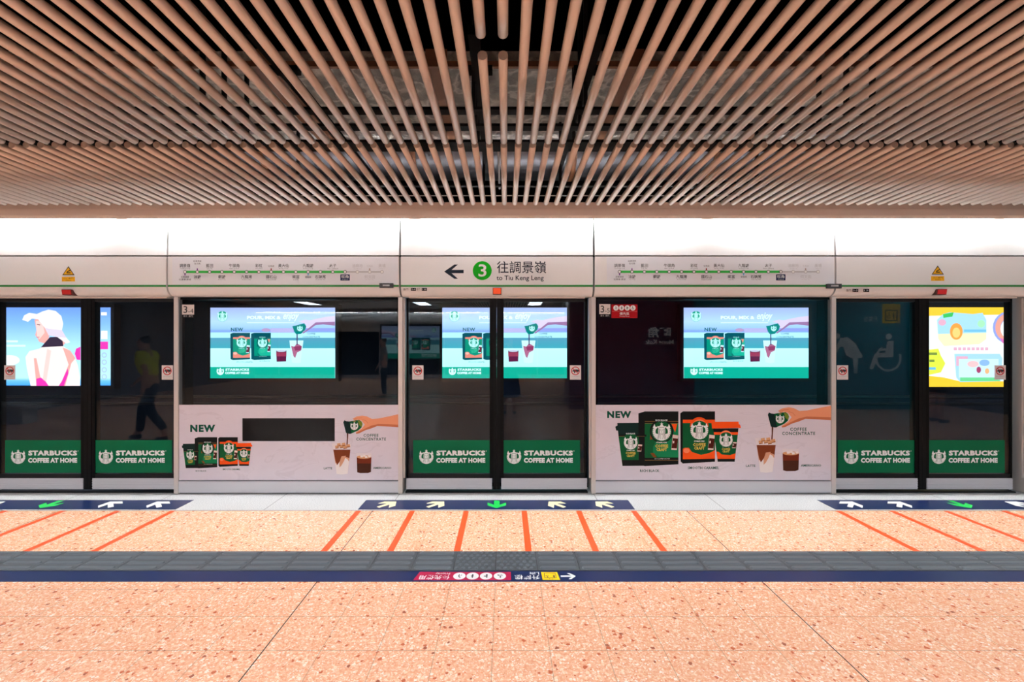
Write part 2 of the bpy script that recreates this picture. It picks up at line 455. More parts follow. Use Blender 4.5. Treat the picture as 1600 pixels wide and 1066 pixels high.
def warning(h, u, v):
    a = MB(); yl, bk = P('warning yellow', (238, 178, 30)), P('warning black', (30, 24, 16))
    a.poly(cv, [(u, v - 7.5), (u - 9.6, v + 6.6), (u + 9.6, v + 6.6)], bk)
    a.poly(cv, [(u, v - 5.4), (u - 7.8, v + 5.5), (u + 7.8, v + 5.5)], yl, 2)
    a.poly(cv, [(u - 3.5, v + 3.6), (u + 3.5, v + 3.6), (u + 3.5, v + 2.2), (u - 2, v + 2.2)], bk, 3)
    a.line(cv, [(u - 2.5, v + 1.8), (u + 3, v - 1.2)], 1.4, bk, 3)
    a.rect(cv, u - 10.3, v + 9.3, u + 10.3, v + 16.5, yl)
    a.text(cv, '小心車門', u - 7.5, v + 10.4, u + 7.5, v + 13, bk, 2, 0.0, 1)
    a.text(cv, 'Caution', u - 4.5, v + 13.6, u + 4.5, v + 15.6, bk, 2, 0.0, 1)
    a.build('warning_sign', h)['label'] = 'yellow warning triangle over a yellow plate'
warning(headers[1], 107, 423.5); warning(headers[5], 1465, 422.5)

# door-state lamps
def lamp(h, u0, u1, v0, v1, c, e, label):
    k = 4.87 / F
    x0, x1 = (u0 - UX) * k, (u1 - UX) * k; z0, z1 = EYE - (v1 - VY) * k, EYE - (v0 - VY) * k
    mb = MB(); mb.prism([(4.835, z1), (4.845, z0 - .004), (4.93, z0 - .004), (4.90, z1)], x0, x1, M('lamp housing', (60, 16, 10), 0.4)); t = mb.build('status_lamp', h); t['label'] = label
    mb = MB(); mb.prism([(4.829, z1 - .004), (4.838, z0 + .002), (4.8425, z0 + .002), (4.8345, z1 - .004)], x0 + .005, x1 - .005, M('lamp lens %s' % (c,), c, 0.3, emit=e)); mb.build('lens', t)
lamp(headers[3], 770, 783.5, 450.3, 460, (236, 72, 20), 0.9, 'small orange-red lamp')
lamp(headers[1], 101, 116, 453, 461, (176, 16, 12), 0.8, 'small red lamp')
lamp(headers[5], 1460, 1475, 452.5, 460.5, (178, 22, 26), 0.8, 'small red lamp')

# cove tubes
TUBE = M('fluorescent tube', (252, 253, 255), 0.4, emit=COVE)
cove0 = None
tx = [-9.9 + 3.05 * k for k in range(7)]
nm = ['beyond the left frame edge', 'over the left doors', 'over the left line map', 'over the destination sign', 'over the right line map', 'over the right doors', 'beyond the right frame edge']
for k, x in enumerate(tx):
    x0, x1 = x - 0.15, x + 2.80
    t = thing('fluorescent_lamp', ((x0 + x1) / 2, 4.835, 2.90), 'fluorescent lamp glowing in the cove behind the beige fascia, ' + nm[k], 'lamp', 'cove lamps behind the fascia')
    part('batten', t, (x0, x1, 4.818, 4.858, 2.925, 2.945, WHITE))
    mb = MB(); mb.cyl((x0 + .04, 4.833, 2.905), (x1 - .04, 4.833, 2.905), 0.013, TUBE, 10); mb.build('tube', t)
    part('end_cap', t, (x0, x0 + .03, 4.818, 4.850, 2.89, 2.925, WHITE)); part('end_cap', t, (x1 - .03, x1, 4.818, 4.850, 2.89, 2.925, WHITE))

# ------------------------------------------------------------------ ceiling bars
KB = 1.0
def zc(Y): return EYE + 1.3565 * KB - 0.0222 * (Y - 3.2 * KB)
R_BAR = 0.0235 * KB
PB = 0.1 * KB
def barmesh(Y0, Y1, seg=20):
    mb = MB(); mb.cyl((0, Y0, zc(Y0)), (0, Y1, zc(Y1)), R_BAR, BAR, seg)
    return mb
def add_bar(src, x, label, group, name='ceiling_bar'):
    o = src.copy(); COL.objects.link(o); o.location.x = x; props(o, label, 'ceiling bar', group); return o
def bar_source(Y0, Y1):
    o = barmesh(Y0, Y1).build('ceiling_bar', recentre=True); return o
src_far, src_near = bar_source(3.226 * KB, 4.490 * KB), bar_source(1.86 * KB, 3.168 * KB)
src_s1, src_s2 = bar_source(1.86 * KB, 2.10 * KB), bar_source(2.252 * KB, 3.168 * KB)
X0B = -0.012 * KB
used = set()
def place(src, x, label, group):
    if src.name not in used:
        used.add(src.name); src.location.x = x; props(src, label, 'ceiling bar', group)
    else: add_bar(src, x, label, group)
for k in range(-57, 58):
    x = X0B + PB * k
    side = 'right' if k > 0 else 'left'
    lab = 'cream bar in the row ending at the fascia, %s %s of the middle bar' % (ordinal(abs(k)), side) if k else 'cream bar ending at the fascia, in line with the right short stub'
    place(src_far, x, lab, 'ceiling bars ending at the fascia')
for k in range(-42, 43):
    if k in (-1, 0): continue
    x = X0B + PB * k
    n = k if k > 0 else -1 - k
    place(src_near, x, 'brown-lit ceiling bar in the nearer row, %s %s of the two cut bars' % (ordinal(n), 'right' if k > 0 else 'left'), 'ceiling bars of the nearer row')
place(src_s1, X0B - PB, 'left one of two short bar stubs at the top middle of the ceiling', 'bars cut at the ceiling middle')
place(src_s1, X0B, 'right one of two short bar stubs at the top middle of the ceiling', 'bars cut at the ceiling middle')
place(src_s2, X0B - PB, 'left one of two cut bars with a dark round end facing the gap', 'bars cut at the ceiling middle')
place(src_s2, X0B, 'right one of two cut bars with a dark round end facing the gap', 'bars cut at the ceiling middle')
# the rest of the ceiling behind the camera, seen only mirrored in the glass
mb = MB()
for k in range(-95, 96):
    x = X0B + PB * k
    mb.cyl((x, -10.0, zc(1.8)), (x, 1.80 * KB, zc(1.8 * KB)), R_BAR, BAR, 8)
for k in list(range(-95, -42)) + list(range(43, 96)):
    mb.cyl((X0B + PB * k, 1.86 * KB, zc(1.86 * KB)), (X0B + PB * k, 3.168 * KB, zc(3.168 * KB)), R_BAR, BAR, 8)
for k in list(range(-95, -57)) + list(range(58, 96)):
    mb.cyl((X0B + PB * k, 3.226 * KB, zc(3.226 * KB)), (X0B + PB * k, 4.490 * KB, zc(4.490 * KB)), R_BAR, BAR, 8)
o = mb.build('ceiling_bars'); props(o, 'cream tube ceiling bars over the rest of the platform, mirrored in the glass', 'ceiling bars', 'ceiling bars over the platform', 'stuff')

# ------------------------------------------------------------------ services above the bars
DZ = 3.63
t = thing('air_duct', (0, 4.1, DZ), 'wide foil-wrapped air duct above the ceiling bars', 'duct')
part('foil_wrap', t, (-4.8, 4.8, 3.44, 4.78, DZ, DZ + .12, FOIL))
for x in (-3.4, -1.87, -0.59, 0.86, 2.35, 3.7):
    part('joint_band', t, (x, x + 0.16, 3.43, 4.79, DZ - .008, DZ + .13, M('duct band', (120, 82, 56), 0.6)))
part('edge_angle', t, (-4.8, 4.8, 3.41, 3.44, DZ - .01, DZ + .03, M('angle warm lit', (130, 90, 64), 0.5, 0.4)))  # the orange light on this edge is put into its colour
for x in (-3.0, -1.2, 1.4, 3.1):
    part('strap', t, (x, x + .03, 3.9, 3.93, DZ + .12, 4.295, DARK))
t = thing('round_duct', (0, 5.4, 3.5), 'round grey metal duct above the ceiling bars, behind the foil duct', 'duct')
mb = MB(); mb.cyl((-5, 5.2, 3.78), (5, 5.2, 3.78), 0.36, M('galvanised steel', (84, 88, 96), 0.4, 0.8), 32); mb.build('tube', t)
for x in (-2.6, -1.0, 0.70, 2.2):
    mb = MB(); mb.cyl((x, 5.2, 3.78), (x + .05, 5.2, 3.78), 0.372, M('duct band', (120, 82, 56)), 32); mb.build('collar', t)
    part('hanger', t, (x + .015, x + .035, 5.19, 5.21, 4.15, 4.3, DARK))
for k, (y, wd, z) in enumerate(((2.93, .07, 3.05), (3.155, .075, 3.05), (3.43, .17, 3.04), (4.28, .05, 3.03))):
    y, wd, z = y * KB, wd * KB, EYE + (z - EYE) * KB
    t = thing('carrier_rail', (0, y, z), ['black carrier rail across the bars, nearest of four', 'black carrier rail across the bars, second of four', 'wide black carrier rail above the joint between bar rows', 'black carrier rail across the bars near the fascia'][k], 'rail', 'black rails carrying the ceiling bars')
    part('channel', t, (-6, 6, y - wd / 2, y + wd / 2, z, z + 0.018, BLACK))
    for x in (-1.9, -0.2, 0.5, 2.3):
        part('hanger', t, (x - .012, x + .012, y - .012, y + .012, z + .018, 4.3 if y < 3.35 else DZ - .012, DARK))
for x, lab in ((-0.17, 'black channel running over the gap behind the cut bars'), (0.50, 'black channel running beside the third bar right of the gap'), (-1.34, 'black channel above the bars well left of the gap')):
    mb = MB(); mb.box(x - .03, x + .03, 2.46, 4.7, 3.23, 3.28, BLACK); mb.box(x - .09, x + .09, 2.80, 2.86, 3.24, 3.27, BLACK)
    props(mb.build('ceiling_channel', recentre=True), lab, 'rail', 'black channels above the bars')
for x, lab in ((-0.06, 'thin bright conduit above the bars just left of the middle'), (0.54, 'thin bright conduit above the bars right of the middle'), (1.87, 'thin bright conduit above the bars further right')):
    mb = MB(); mb.cyl((x, 3.85, 3.20), (x, 4.70, 3.15), 0.011, M('conduit', (190, 195, 200), 0.35, 0.5), 10); props(mb.build('conduit', recentre=True), lab, 'pipe', 'conduits above the bars')
mb = MB(); mb.cyl((-6, 4.74, 3.09), (6, 4.74, 3.09), 0.005, M('conduit', (190, 195, 200)), 8); props(mb.build('wire', recentre=True), 'thin pale wire across the bars close to the fascia', 'wire')

# ------------------------------------------------------------------ printed artwork
WH2 = P('milk', (236, 226, 220))
def siren(mb, cv, cu, cw, r, fg, ink, L=3, bg=None, ring=False):
    c = cv.sub(cu, cw, r)
    if bg: mb.disc(c, 0, 0, 1.04, bg, L, n=32)
    L += 1
    for s in (-1, 1):                                        # two tails with thin bands
        a0, a1 = (150, 246) if s < 0 else (-66, 30)
        mb.ring(c, 0, 0, .69, 1.0, fg, L, a0, a1, 14)
        for k in range(6):
            a = math.radians((160 + 13 * k) if s < 0 else (20 - 13 * k))
            mb.line(c, [(math.cos(a) * .84, -math.sin(a) * .84), (math.cos(a) * 1.01, -math.sin(a) * 1.01)], .035, ink, L + 1)
        mb.poly(c, [(s * .62, -.30), (s * .44, -.44), (s * .56, -.56), (s * .70, -.54), (s * .80, -.86), (s * .92, -.58), (s * .98, -.44), (s * .80, -.34)], fg, L)
        mb.poly(c, [(s * .36, .30), (s * .60, .20), (s * .76, .34), (s * .70, .52), (s * .52, .46)], fg, L + 2)
        mb.poly(c, [(0, -.42), (s * .36, -.42), (s * .40, -.1), (s * .38, .3), (s * .62, .62), (s * .52, .84), (s * .2, .98), (0, 1.0)], fg, L)
        for x0, x1, x2 in ((.22, .24, .36), (.31, .31, .50)):
            mb.line(c, [(s * x0, -.34), (s * x1, .25), (s * x2, .84)], .035, ink, L + 1)
    mb.poly(c, [(-.40, -.42), (-.50, -.62), (-.27, -.58), (-.13, -.74), (.13, -.74), (.27, -.58), (.50, -.62), (.40, -.42)], fg, L)
    mb.poly(c, [(0, -1.06), (.06, -.9), (.2, -.9), (.09, -.8), (.13, -.66), (0, -.74), (-.13, -.66), (-.09, -.8), (-.2, -.9), (-.06, -.9)], fg, L)
    mb.disc(c, 0, -.12, .20, fg, L, .29)
    mb.line(c, [(-.17, .22), (0, .28), (.17, .22)], .035, ink, L + 1)
    for s in (-1, 1): mb.line(c, [(s * .13, .30), (s * .18, .55), (s * .12, .82)], .03, ink, L + 1)
    L += 1
    for s in (-1, 1): mb.poly(c, [(s * .05, -.20), (s * .15, -.22), (s * .14, -.17), (s * .06, -.16)], ink, L)
    mb.poly(c, [(-.07, .06), (.07, .06), (0, .10)], ink, L)
    mb.poly(c, [(-.03, -.02), (.03, -.02), (0, -.14)], ink, L)
    mb.line(c, [(-.3, -.48), (.3, -.48)], .05, ink, L)
def drink(mb, c, x0, y0, x1, y1, col, L=5):
    h = y1 - y0; d = (x1 - x0) * .13
    mb.poly(c, [(x0 + d, y0), (x1 + d, y0 + h * .05), (x1 - d, y1), (x0 - d, y1 - h * .02)], col['glass'], L)
    mb.poly(c, [(x0 + d, y0 + h * .22), (x1 + d * .6, y0 + h * .26), (x1 - d, y1 - h * .1), (x0 - d * .7, y1 - h * .12)], col['coffee'], L + 1)
    mb.poly(c, [(x0 + d, y0 + h * .42), (x0 + 3 * d, y0 + h * .4), (x0 + 3 * d, y0 + h * .55), (x0 + d, y0 + h * .57)], col['glass'], L + 2)
def front_text(mb, c, x, y, s, col, L=6):
    """brand line and the two yellow words on a pack, s = half width of the first word"""
    mb.text(c, 'STARBUCKS', x - s * .82, y - s * .4, x + s * .82, y - s * .19, col['white'], L, 0.03, 1)
    mb.text(c, 'COFFEE', x - s, y, x + s, y + s * .5, col['yellow'], L, 0.03, 1)
    mb.text(c, 'CRAFT', x - s * .82, y + s * .56, x + s * .82, y + s * 1.04, col['yellow'], L, 0.03, 1)
COLP = dict(white=SBW, yellow=P('yellow', (214, 186, 84)), green=P('pack green', (6, 84, 44)), green2=P('pack green light', (10, 118, 72)), black=P('pack black', (12, 16, 16)),
            teal=P('lid teal', (8, 36, 34)), orange=P('pack orange', (238, 82, 20)), orange2=P('pack orange pale', (244, 128, 84)), gold=P('gold', (150, 112, 60)), brown=P('pack brown', (120, 66, 24)),
            glass=P('drink glass', (226, 206, 196)), coffee=P('drink coffee', (72, 22, 14)), skin=P('skin', (226, 150, 112)), skin2=P('skin shade', (196, 112, 76)), stream=P('stream', (92, 42, 26)))
def pack_box(mb, c, x0, side, x1, y0, y1, kind, lx, ly, lr, col, lab=True):
    k = col
    mb.poly(c, [(x0, y0 + 22), (side, y0), (side, y1), (x0 + 4, y1 - 22)], k['black'], 2)
    mb.poly(c, [(side, y0), (x1, y0), (x1, y1 - 20), (side, y1)], k['green'], 2)
    if kind == 'black':
        mb.poly(c, [(side + 90, 480), (side + 130, 400), (x1 - 110, 300), (x1 - 100, 226), (x1, 226), (x1, 590), (side + 140, 590), (side + 90, 535)], k['green2'], 3)
        mb.poly(c, [(side + 60, 330), (side + 95, 355), (side + 92, 392), (side + 55, 400)], k['brown'], 3)
        mb.poly(c, [(side + 60, 545), (side + 100, 545), (side + 130, 592), (side + 95, 592)], k['brown'], 3)
        mb.poly(c, [(side, y0), (x1, y0), (x1, 222), (side, 222)], k['black'], 3)
        mb.rect(c, side, 198, x1, 202, k['gold'], 4); mb.rect(c, side, 219, x1, 223, k['gold'], 4)
        mb.disc(c, lx, ly - 5, lr * 1.32, k['black'], 4, n=28)
        mb.disc(c, lx, ly, lr * 1.14, k['green'], 5, n=28)
        if lab: mb.text(c, 'RICH BLACK', lx - 66, ly - lr * 1.36, lx + 66, ly - lr * 1.16, k['white'], 6, 0.02, 1)
        mb.poly(c, [(x1 - 75, 230), (x1 - 14, 230), (x1 - 36, 318)], k['orange'], 4)
        mb.poly(c, [(side, 598), (x1, 598), (x1, y1 - 20), (side, y1)], k['black'], 4)
        mb.rect(c, side, 622, x1, 625, k['gold'], 5); mb.text(c, '34 COFFEE SHOTS', lx - 75, 603, lx + 90, 614, k['white'], 5, 0, 1)
    else:
        mb.poly(c, [(side, y0), (x1, y0), (x1, 182), (side, 182)], k['black'], 3)
        mb.rect(c, side, 182, x1, 218, k['orange'], 3)
        mb.disc(c, lx, ly - 45, lr * 1.05, k['orange'], 4, n=28); mb.disc(c, lx, ly - 45, lr * .8, k['orange2'], 5, n=28)
        mb.disc(c, lx, ly, lr * 1.1, k['green'], 6, n=28)
        mb.poly(c, [(side, 500), (side + 20, 488), (side + 65, 488), (side + 100, 535), (lx + 20, 566), (x1 - 60, 545), (x1, 515), (x1, 606), (side, 614)], k['orange'], 3)
        mb.disc(c, side + 40, 520, 34, k['orange2'], 4, 26)
        mb.poly(c, [(side, 614), (x1, 606), (x1, y1 - 20), (side, y1)], k['black'], 3)
    siren(mb, c, lx, ly, lr, k['white'], k['black'], 6)
    front_text(mb, c, lx, ly + lr * 1.42, lr * .72, k)
    drink(mb, c, x1 - 70, 345, x1 - 10, 512, k)
def product_group(root, c, new=True):
    """packs of the poster in units of the enlarged detail"""
    k = COLP
    a = MB()
    a.poly(c, [(172, 218), (490, 214), (490, 350), (184, 350)], k['teal'], 1); a.poly(c, [(150, 258), (175, 246), (182, 302), (160, 300)], k['teal'], 1)
    a.poly(c, [(184, 350), (490, 350), (462, 682), (228, 684)], k['green'], 1); a.poly(c, [(184, 345), (490, 345), (489, 366), (186, 366)], k['black'], 2); a.rect(c, 186, 362, 470, 365, k['gold'], 3)
    a.disc(c, 318, 425, 92, k['green'], 3); a.text(c, 'RICH BLACK', 268, 326, 368, 342, k['white'], 4, .02, 1)
    a.poly(c, [(220, 622), (470, 622), (462, 684), (230, 686)], k['black'], 2)
    siren(a, c, 318, 432, 74, k['white'], k['black'], 4); front_text(a, c, 318, 532, 54, k); drink(a, c, 394, 450, 438, 528, k)
    a.build('printed_cup', root)['label'] = 'printed black-lidded coffee cup'
    a = MB(); pack_box(a, c, 402, 472, 838, 92, 688, 'black', 655, 312, 98, k); a.build('printed_box', root)['label'] = 'printed black and green coffee box'
    a = MB(); pack_box(a, c, 858, 886, 1236, 92, 660, 'caramel', 1065, 300, 96, k); a.build('printed_box', root)['label'] = 'printed orange and green coffee box'
    a = MB()
    a.poly(c, [(1196, 206), (1492, 203), (1500, 272), (1205, 278)], k['orange'], 3); a.poly(c, [(1490, 232), (1508, 234), (1520, 270), (1498, 276)], k['orange'], 3)
    a.poly(c, [(1214, 278), (1492, 275), (1488, 318), (1222, 318)], k['black'], 3)
    a.poly(c, [(1222, 318), (1488, 318), (1450, 640), (1266, 640)], k['green'], 3); a.poly(c, [(1223, 318), (1488, 318), (1485, 346), (1228, 346)], k['orange'], 4)
    a.disc(c, 1355, 366, 68, k['orange2'], 5); a.disc(c, 1355, 402, 84, k['green'], 6)
    a.poly(c, [(1252, 530), (1275, 532), (1310, 562), (1400, 568), (1461, 548), (1454, 610), (1262, 610)], k['orange'], 5); a.poly(c, [(1262, 608), (1454, 608), (1450, 640), (1268, 640)], k['black'], 5)
    siren(a, c, 1355, 404, 72, k['white'], k['black'], 6); front_text(a, c, 1355, 492, 46, k); drink(a, c, 1426, 424, 1466, 492, k)
    a.build('printed_cup', root)['label'] = 'printed orange-lidded coffee cup'
    a = MB(); gi = P('dark green ink', (4, 74, 56))
    a.text(c, 'RICH BLACK', 420, 724, 630, 752, gi, 2, 0.02, 1); a.text(c, 'SMOOTH CARAMEL', 940, 692, 1282, 722, gi, 2, 0.02, 1)
    a.build('lettering', root)
    return gi
def pour_group(root, c, end=1262):
    k = COLP; gi = P('dark green ink', (4, 74, 56))
    a = MB()
    a.poly(c, [(500, 110), (560, 75), (650, 60), (720, 72), (800, 112), (900, 105), (1080, 68), (end, 34), (end, 242), (1080, 230), (880, 222), (790, 258), (700, 285), (600, 335), (555, 342), (552, 318), (640, 262), (690, 200), (640, 140), (580, 122), (540, 140)], k['skin'], 1)
    a.poly(c, [(790, 215), (900, 190), (end, 200), (end, 242), (1080, 230), (880, 222), (790, 258), (700, 285), (600, 335), (555, 342), (556, 328), (690, 262)], k['skin2'], 2)
    a.line(c, [(520, 118), (580, 98), (650, 92)], 5, k['skin2'], 2); a.line(c, [(650, 120), (710, 140), (740, 180)], 5, k['skin2'], 2)
    a.build('printed_hand', root)['label'] = 'printed hand tilting a cup'
    a = MB()
    a.poly(c, [(448, 150), (600, 126), (640, 150), (655, 190), (640, 245), (585, 292), (472, 340), (430, 200)], k['green'], 3)
    a.poly(c, [(580, 130), (640, 150), (655, 190), (640, 240), (600, 200)], P('olive', (112, 128, 40)), 4)
    a.poly(c, [(358, 162), (375, 132), (405, 146), (450, 150), (486, 338), (455, 342), (400, 328), (385, 270)], k['teal'], 4)
    siren(a, c, 528, 222, 60, k['white'], k['black'], 5); a.text(c, 'COFFEE', 505, 142, 545, 156, k['yellow'], 5, .02, 1)
    a.build('printed_cup', root)['label'] = 'printed green cup pouring coffee'
    a = MB()
    a.poly(c, [(412, 332), (436, 332), (430, 420), (424, 520), (405, 520), (412, 420)], k['stream'], 2); a.build('printed_stream', root)
    a = MB()
    gl = P('glass white', (222, 212, 214))
    a.poly(c, [(180, 490), (300, 478), (420, 480), (480, 500), (465, 610), (425, 960), (335, 972), (250, 962), (208, 610)], gl, 1)
    a.poly(c, [(203, 585), (468, 585), (448, 760), (432, 900), (250, 900), (222, 720)], P('latte mid', (206, 150, 118)), 2)
    a.poly(c, [(236, 800), (300, 760), (360, 700), (420, 730), (446, 770), (424, 955), (335, 968), (256, 958)], P('latte milk', (232, 222, 218)), 3)
    a.poly(c, [(203, 585), (468, 585), (452, 720), (410, 700), (350, 690), (310, 760), (262, 826), (236, 760)], P('latte coffee', (120, 56, 28)), 3)
    a.poly(c, [(330, 690), (400, 680), (370, 760), (330, 830), (300, 860), (300, 780)], P('latte mid', (206, 150, 118)), 4)
    for x, y in ((230, 548), (300, 540), (355, 552), (405, 530), (335, 508), (260, 515)):
        a.poly(c, [(x, y - 22), (x + 52, y - 30), (x + 62, y + 16), (x + 8, y + 26)], P('ice tan', (206, 152, 108)), 4)
        a.line(c, [(x + 6, y + 20), (x + 56, y + 8)], 9, P('ice dark', (120, 60, 30)), 5)
    a.build('printed_glass', root)['label'] = 'printed tall glass of iced latte'
    a = MB()
    a.poly(c, [(562, 640), (792, 640), (790, 720), (566, 720)], gl, 1)
    a.poly(c, [(565, 705), (792, 705), (786, 930), (740, 948), (620, 950), (572, 936)], P('americano', (70, 34, 20)), 2)
    a.poly(c, [(565, 705), (792, 705), (788, 800), (570, 800)], P('americano top', (110, 40, 18)), 3)
    a.disc(c, 678, 700, 113, P('ice tan', (206, 152, 108)), 3, 26)
    for x, y in ((620, 692), (690, 702), (740, 690), (660, 680)): a.poly(c, [(x, y - 16), (x + 40, y - 18), (x + 44, y + 12), (x + 4, y + 14)], WH2, 4)
    a.build('printed_glass', root)['label'] = 'printed short glass of iced black coffee'
    a = MB()
    a.text(c, 'LATTE', 55, 858, 187, 890, gi, 2, .02, 1); a.build('lettering', root)
    a = MB(); a.text(c, 'AMERICANO', 818, 852, 1102, 886, gi, 2, .02, 1)
    a.build('lettering', root)
    a = MB(); a.text(c, 'COFFEE', 670, 343, 900, 388, gi, 2, 0.022, 2, 1.2); a.text(c, 'CONCENTRATE', 558, 401, 1016, 446, gi, 2, 0.022, 2, 1.2)
    a.build('lettering', root)

# ------------------------------------------------------------------ fixed screens
k_p = YP / F
def px(u, Y=YP): return (u - UX) * Y / F
def pz(v, Y=YP): return EYE - (v - VY) * Y / F
def fixed_panel(x0, x1, label, art=None, numbers=None):
    """a fixed glazed bay of the platform screen with its poster"""
    t = thing('platform_screen_panel', ((x0 + x1) / 2, YP, 0), label, 'screen panel', 'fixed bays of the platform screen')
    fr = 0.045
    zt, zp, zk = 2.080, pz(633), pz(751.5)
    for a, b in ((x0, x0 + fr), (x1 - fr, x1)):
        mb = MB(); mb.box(a, b, YP - 0.004, 5.14, 0.004, zt, ALUV); mb.build('jamb', t)
    for a, b in ((x0 - .018, x0 - .0005), (x1 + .0005, x1 + .018)):
        mb = MB(); mb.box(a, b, 4.962, 4.994, .16, 2.069, ALUV); mb.build('side_jamb', t)
    part('kick_plate', t, (x0 + fr, x1 - fr, YP + .002, 5.13, 0.012, zk - .006, ALU))
    part('plinth', t, (x0 + fr, x1 - fr, YP + .02, 5.12, 0, 0.012, BLACK))
    part('transom', t, (x0 + fr, x1 - fr, YP + .03, 5.12, 2.055, zt, BLACK))
    part('glass_pane', t, (x0 + fr, x1 - fr, YP + .012, YP + .024, zk, 2.055, GLASS))
    part('rear_frame', t, (x0 + fr, x0 + fr + .03, YP + .06, 5.12, zk, 2.055, BLACK), (x1 - fr - .03, x1 - fr, YP + .06, 5.12, zk, 2.055, BLACK), (x0 + fr, x1 - fr, YP + .06, 5.12, zk, zk + .05, BLACK))
    part('back_board', t, (x0 + fr, x1 - fr, YP + .03, YP + .04, zk, zp - .002, BLACK))
    cv = wallcanvas(YP, -0.0115)
    return t, x0 + fr, x1 - fr, zp, zk, cv
# left bay
LX0, LX1 = px(272), px(629)
lt, a0, a1, zp, zk, pcv = fixed_panel(LX0, LX1, 'fixed glass bay left of the middle doors, its poster cut by a dark slot window', 1)
mb = MB(); ua, ub = a0 / k_p + UX, a1 / k_p + UX
for q in ((ua, 633, ub, 654), (ua, 690, ub, 751), (ua, 654, 377.8, 690), (522.5, 654, ub, 690)): mb.slab(pcv, *q, 0.002, MARB)
poster = mb.build('poster', lt); poster['label'] = 'pale marble-patterned coffee poster'
part('slot_window', lt, (px(378), px(522), YP + .0115, YP + .0125, pz(690), pz(654), M('slot glass', (8, 12, 16), 0.06, spec=0.15)), label='dark slot window in the poster')
cvp = Canvas(pcv.p(0, 0) + Vector((0, -0.0021, 0)), pcv.U, pcv.V, pcv.n)
gi = product_group(poster, cvp.sub(940 * 0 + (283 - 150 * .0809), 683.6 - 92 * .0817, .0809, .0817))
mb = MB(); mb.text(cvp, 'NEW', 296.3, 664, 335.5, 675.6, gi, 1, 0.055, 2, 1.18); mb.build('new_lettering', poster)
pour_group(poster, cvp.sub(520.5 - 205 * .1013, 742 - 970 * .1013, .1013), end=1226)
# right bay
RX0, RX1 = px(924), px(1306)
rt, a0, a1, zp, zk, pcv = fixed_panel(RX0, RX1, 'fixed glass bay right of the middle doors, a full-width coffee poster below', 1)
ua, ub = a0 / k_p + UX, a1 / k_p + UX
mb = MB(); mb.slab(pcv, ua, 633, ub, 751, 0.002, MARB); poster2 = mb.build('poster', rt); poster2['label'] = 'pale marble-patterned coffee poster'
product_group(poster2, cvp.sub(940, 630, .14375))
mb = MB(); mb.text(cvp, 'NEW', 949, 642.8, 986.7, 653.7, gi, 1, 0.055, 2, 1.18); mb.build('new_lettering', poster2)
pour_group(poster2, cvp.sub(1160, 630, .1126), end=1262)
# bays past the frame edges
for s, x0, x1, lab in ((-1, -8.0, -5.53, 'fixed glass bay beyond the left doors, at the frame edge'), (1, 5.50, 8.0, 'fixed glass bay beyond the right doors, at the frame edge')):
    t, a0, a1, zp, zk, c_ = fixed_panel(x0, x1, lab)
    part('poster', t, (a0, a1, YP + .0095, YP + .0115, pz(751), pz(633), MARB))

# bay number signs
GC = wallcanvas(YP, -0.012)
def bay_number(u0, v0, u1, v1, t, host, label):
    th = thing('bay_number_sign', GC.p((u0 + u1) / 2, v1 + 5), label, 'sign', 'bay number signs on the glass')
    a = MB(); a.slab(GC, u0, v0, u1, v1, 0.0015, P('sign white', (214, 208, 204))); b = a.build('number_plate', th)
    c = Canvas(GC.p(0, 0) + Vector((0, -.0016, 0)), GC.U, GC.V, GC.n)
    w_ = u1 - u0
    a = MB(); a.text(c, t[0], u0 + w_ * .12, v0 + 2.2, u0 + w_ * .45, v1 - 2.4, INK, 1, 0.01, 4); a.text(c, t[1:], u0 + w_ * .52, v0 + 6.3, u1 - w_ * .06, v1 - 2.2, INK, 1, 0.0, 3); a.build('numerals', b)
    a = MB(); a.slab(GC, u0, v1, u1, v1 + 5, 0.0015, P('sign black', (20, 20, 22))); b = a.build('caption_plate', th)
    a = MB(); a.text(c, '車卡', u0 + w_ * .12, v1 + .9, u0 + w_ * .42, v1 + 4, GINK, 1, 0, 1); a.text(c, '車門', u0 + w_ * .56, v1 + .9, u0 + w_ * .88, v1 + 4, GINK, 1, 0, 1); a.build('lettering', b)
bay_number(283.3, 476, 302.2, 491.6, '3-4', lt, 'white bay number sign reading 3-4 in the corner of the left bay')
bay_number(936.6, 475.3, 954, 490.8, '3-5', rt, 'white bay number sign reading 3-5 in the corner of the right bay')
def picto(mb, c, u, v, r, kind, m, L):
    s = c.sub(u, v, r)
    if kind == 0:      # elderly with a stick
        mb.disc(s, -.15, -.62, .16, m, L, n=10); mb.poly(s, [(-.1, -.45), (.15, -.4), (.25, .1), (.1, .65), (-.05, .65), (.02, .1)], m, L); mb.line(s, [(0, -.2), (-.4, .1), (-.42, .65)], .1, m, L)
    elif kind == 1:    # expecting
        mb.disc(s, 0, -.62, .16, m, L, n=10); mb.poly(s, [(-.15, -.42), (.1, -.42), (.35, 0), (.15, .2), (.15, .7), (-.12, .7), (-.2, .1)], m, L)
    elif kind == 2:    # with a child
        mb.disc(s, -.15, -.62, .16, m, L, n=10); mb.poly(s, [(-.3, -.42), (.0, -.42), (.4, .05), (.3, .2), (.02, .0), (.05, .7), (-.3, .7)], m, L); mb.disc(s, .35, -.2, .12, m, L, n=10)
    else:              # wheelchair
        mb.disc(s, -.12, -.65, .15, m, L, n=10); mb.poly(s, [(-.22, -.48), (.0, -.48), (.02, .05), (.35, .05), (.5, .55), (.36, .6), (.2, .2), (-.2, .2)], m, L); mb.ring(s, -.05, .25, .36, .48, m, L, 120, 380, 14)
th = thing('priority_sign', GC.p(976, 497), 'red priority sign with four white discs beside the 3-5 sign', 'sign')
a = MB(); a.slab(GC, 955.8, 475.6, 996.5, 497, 0.0015, P('priority red', (160, 12, 22))); b = a.build('plate', th)
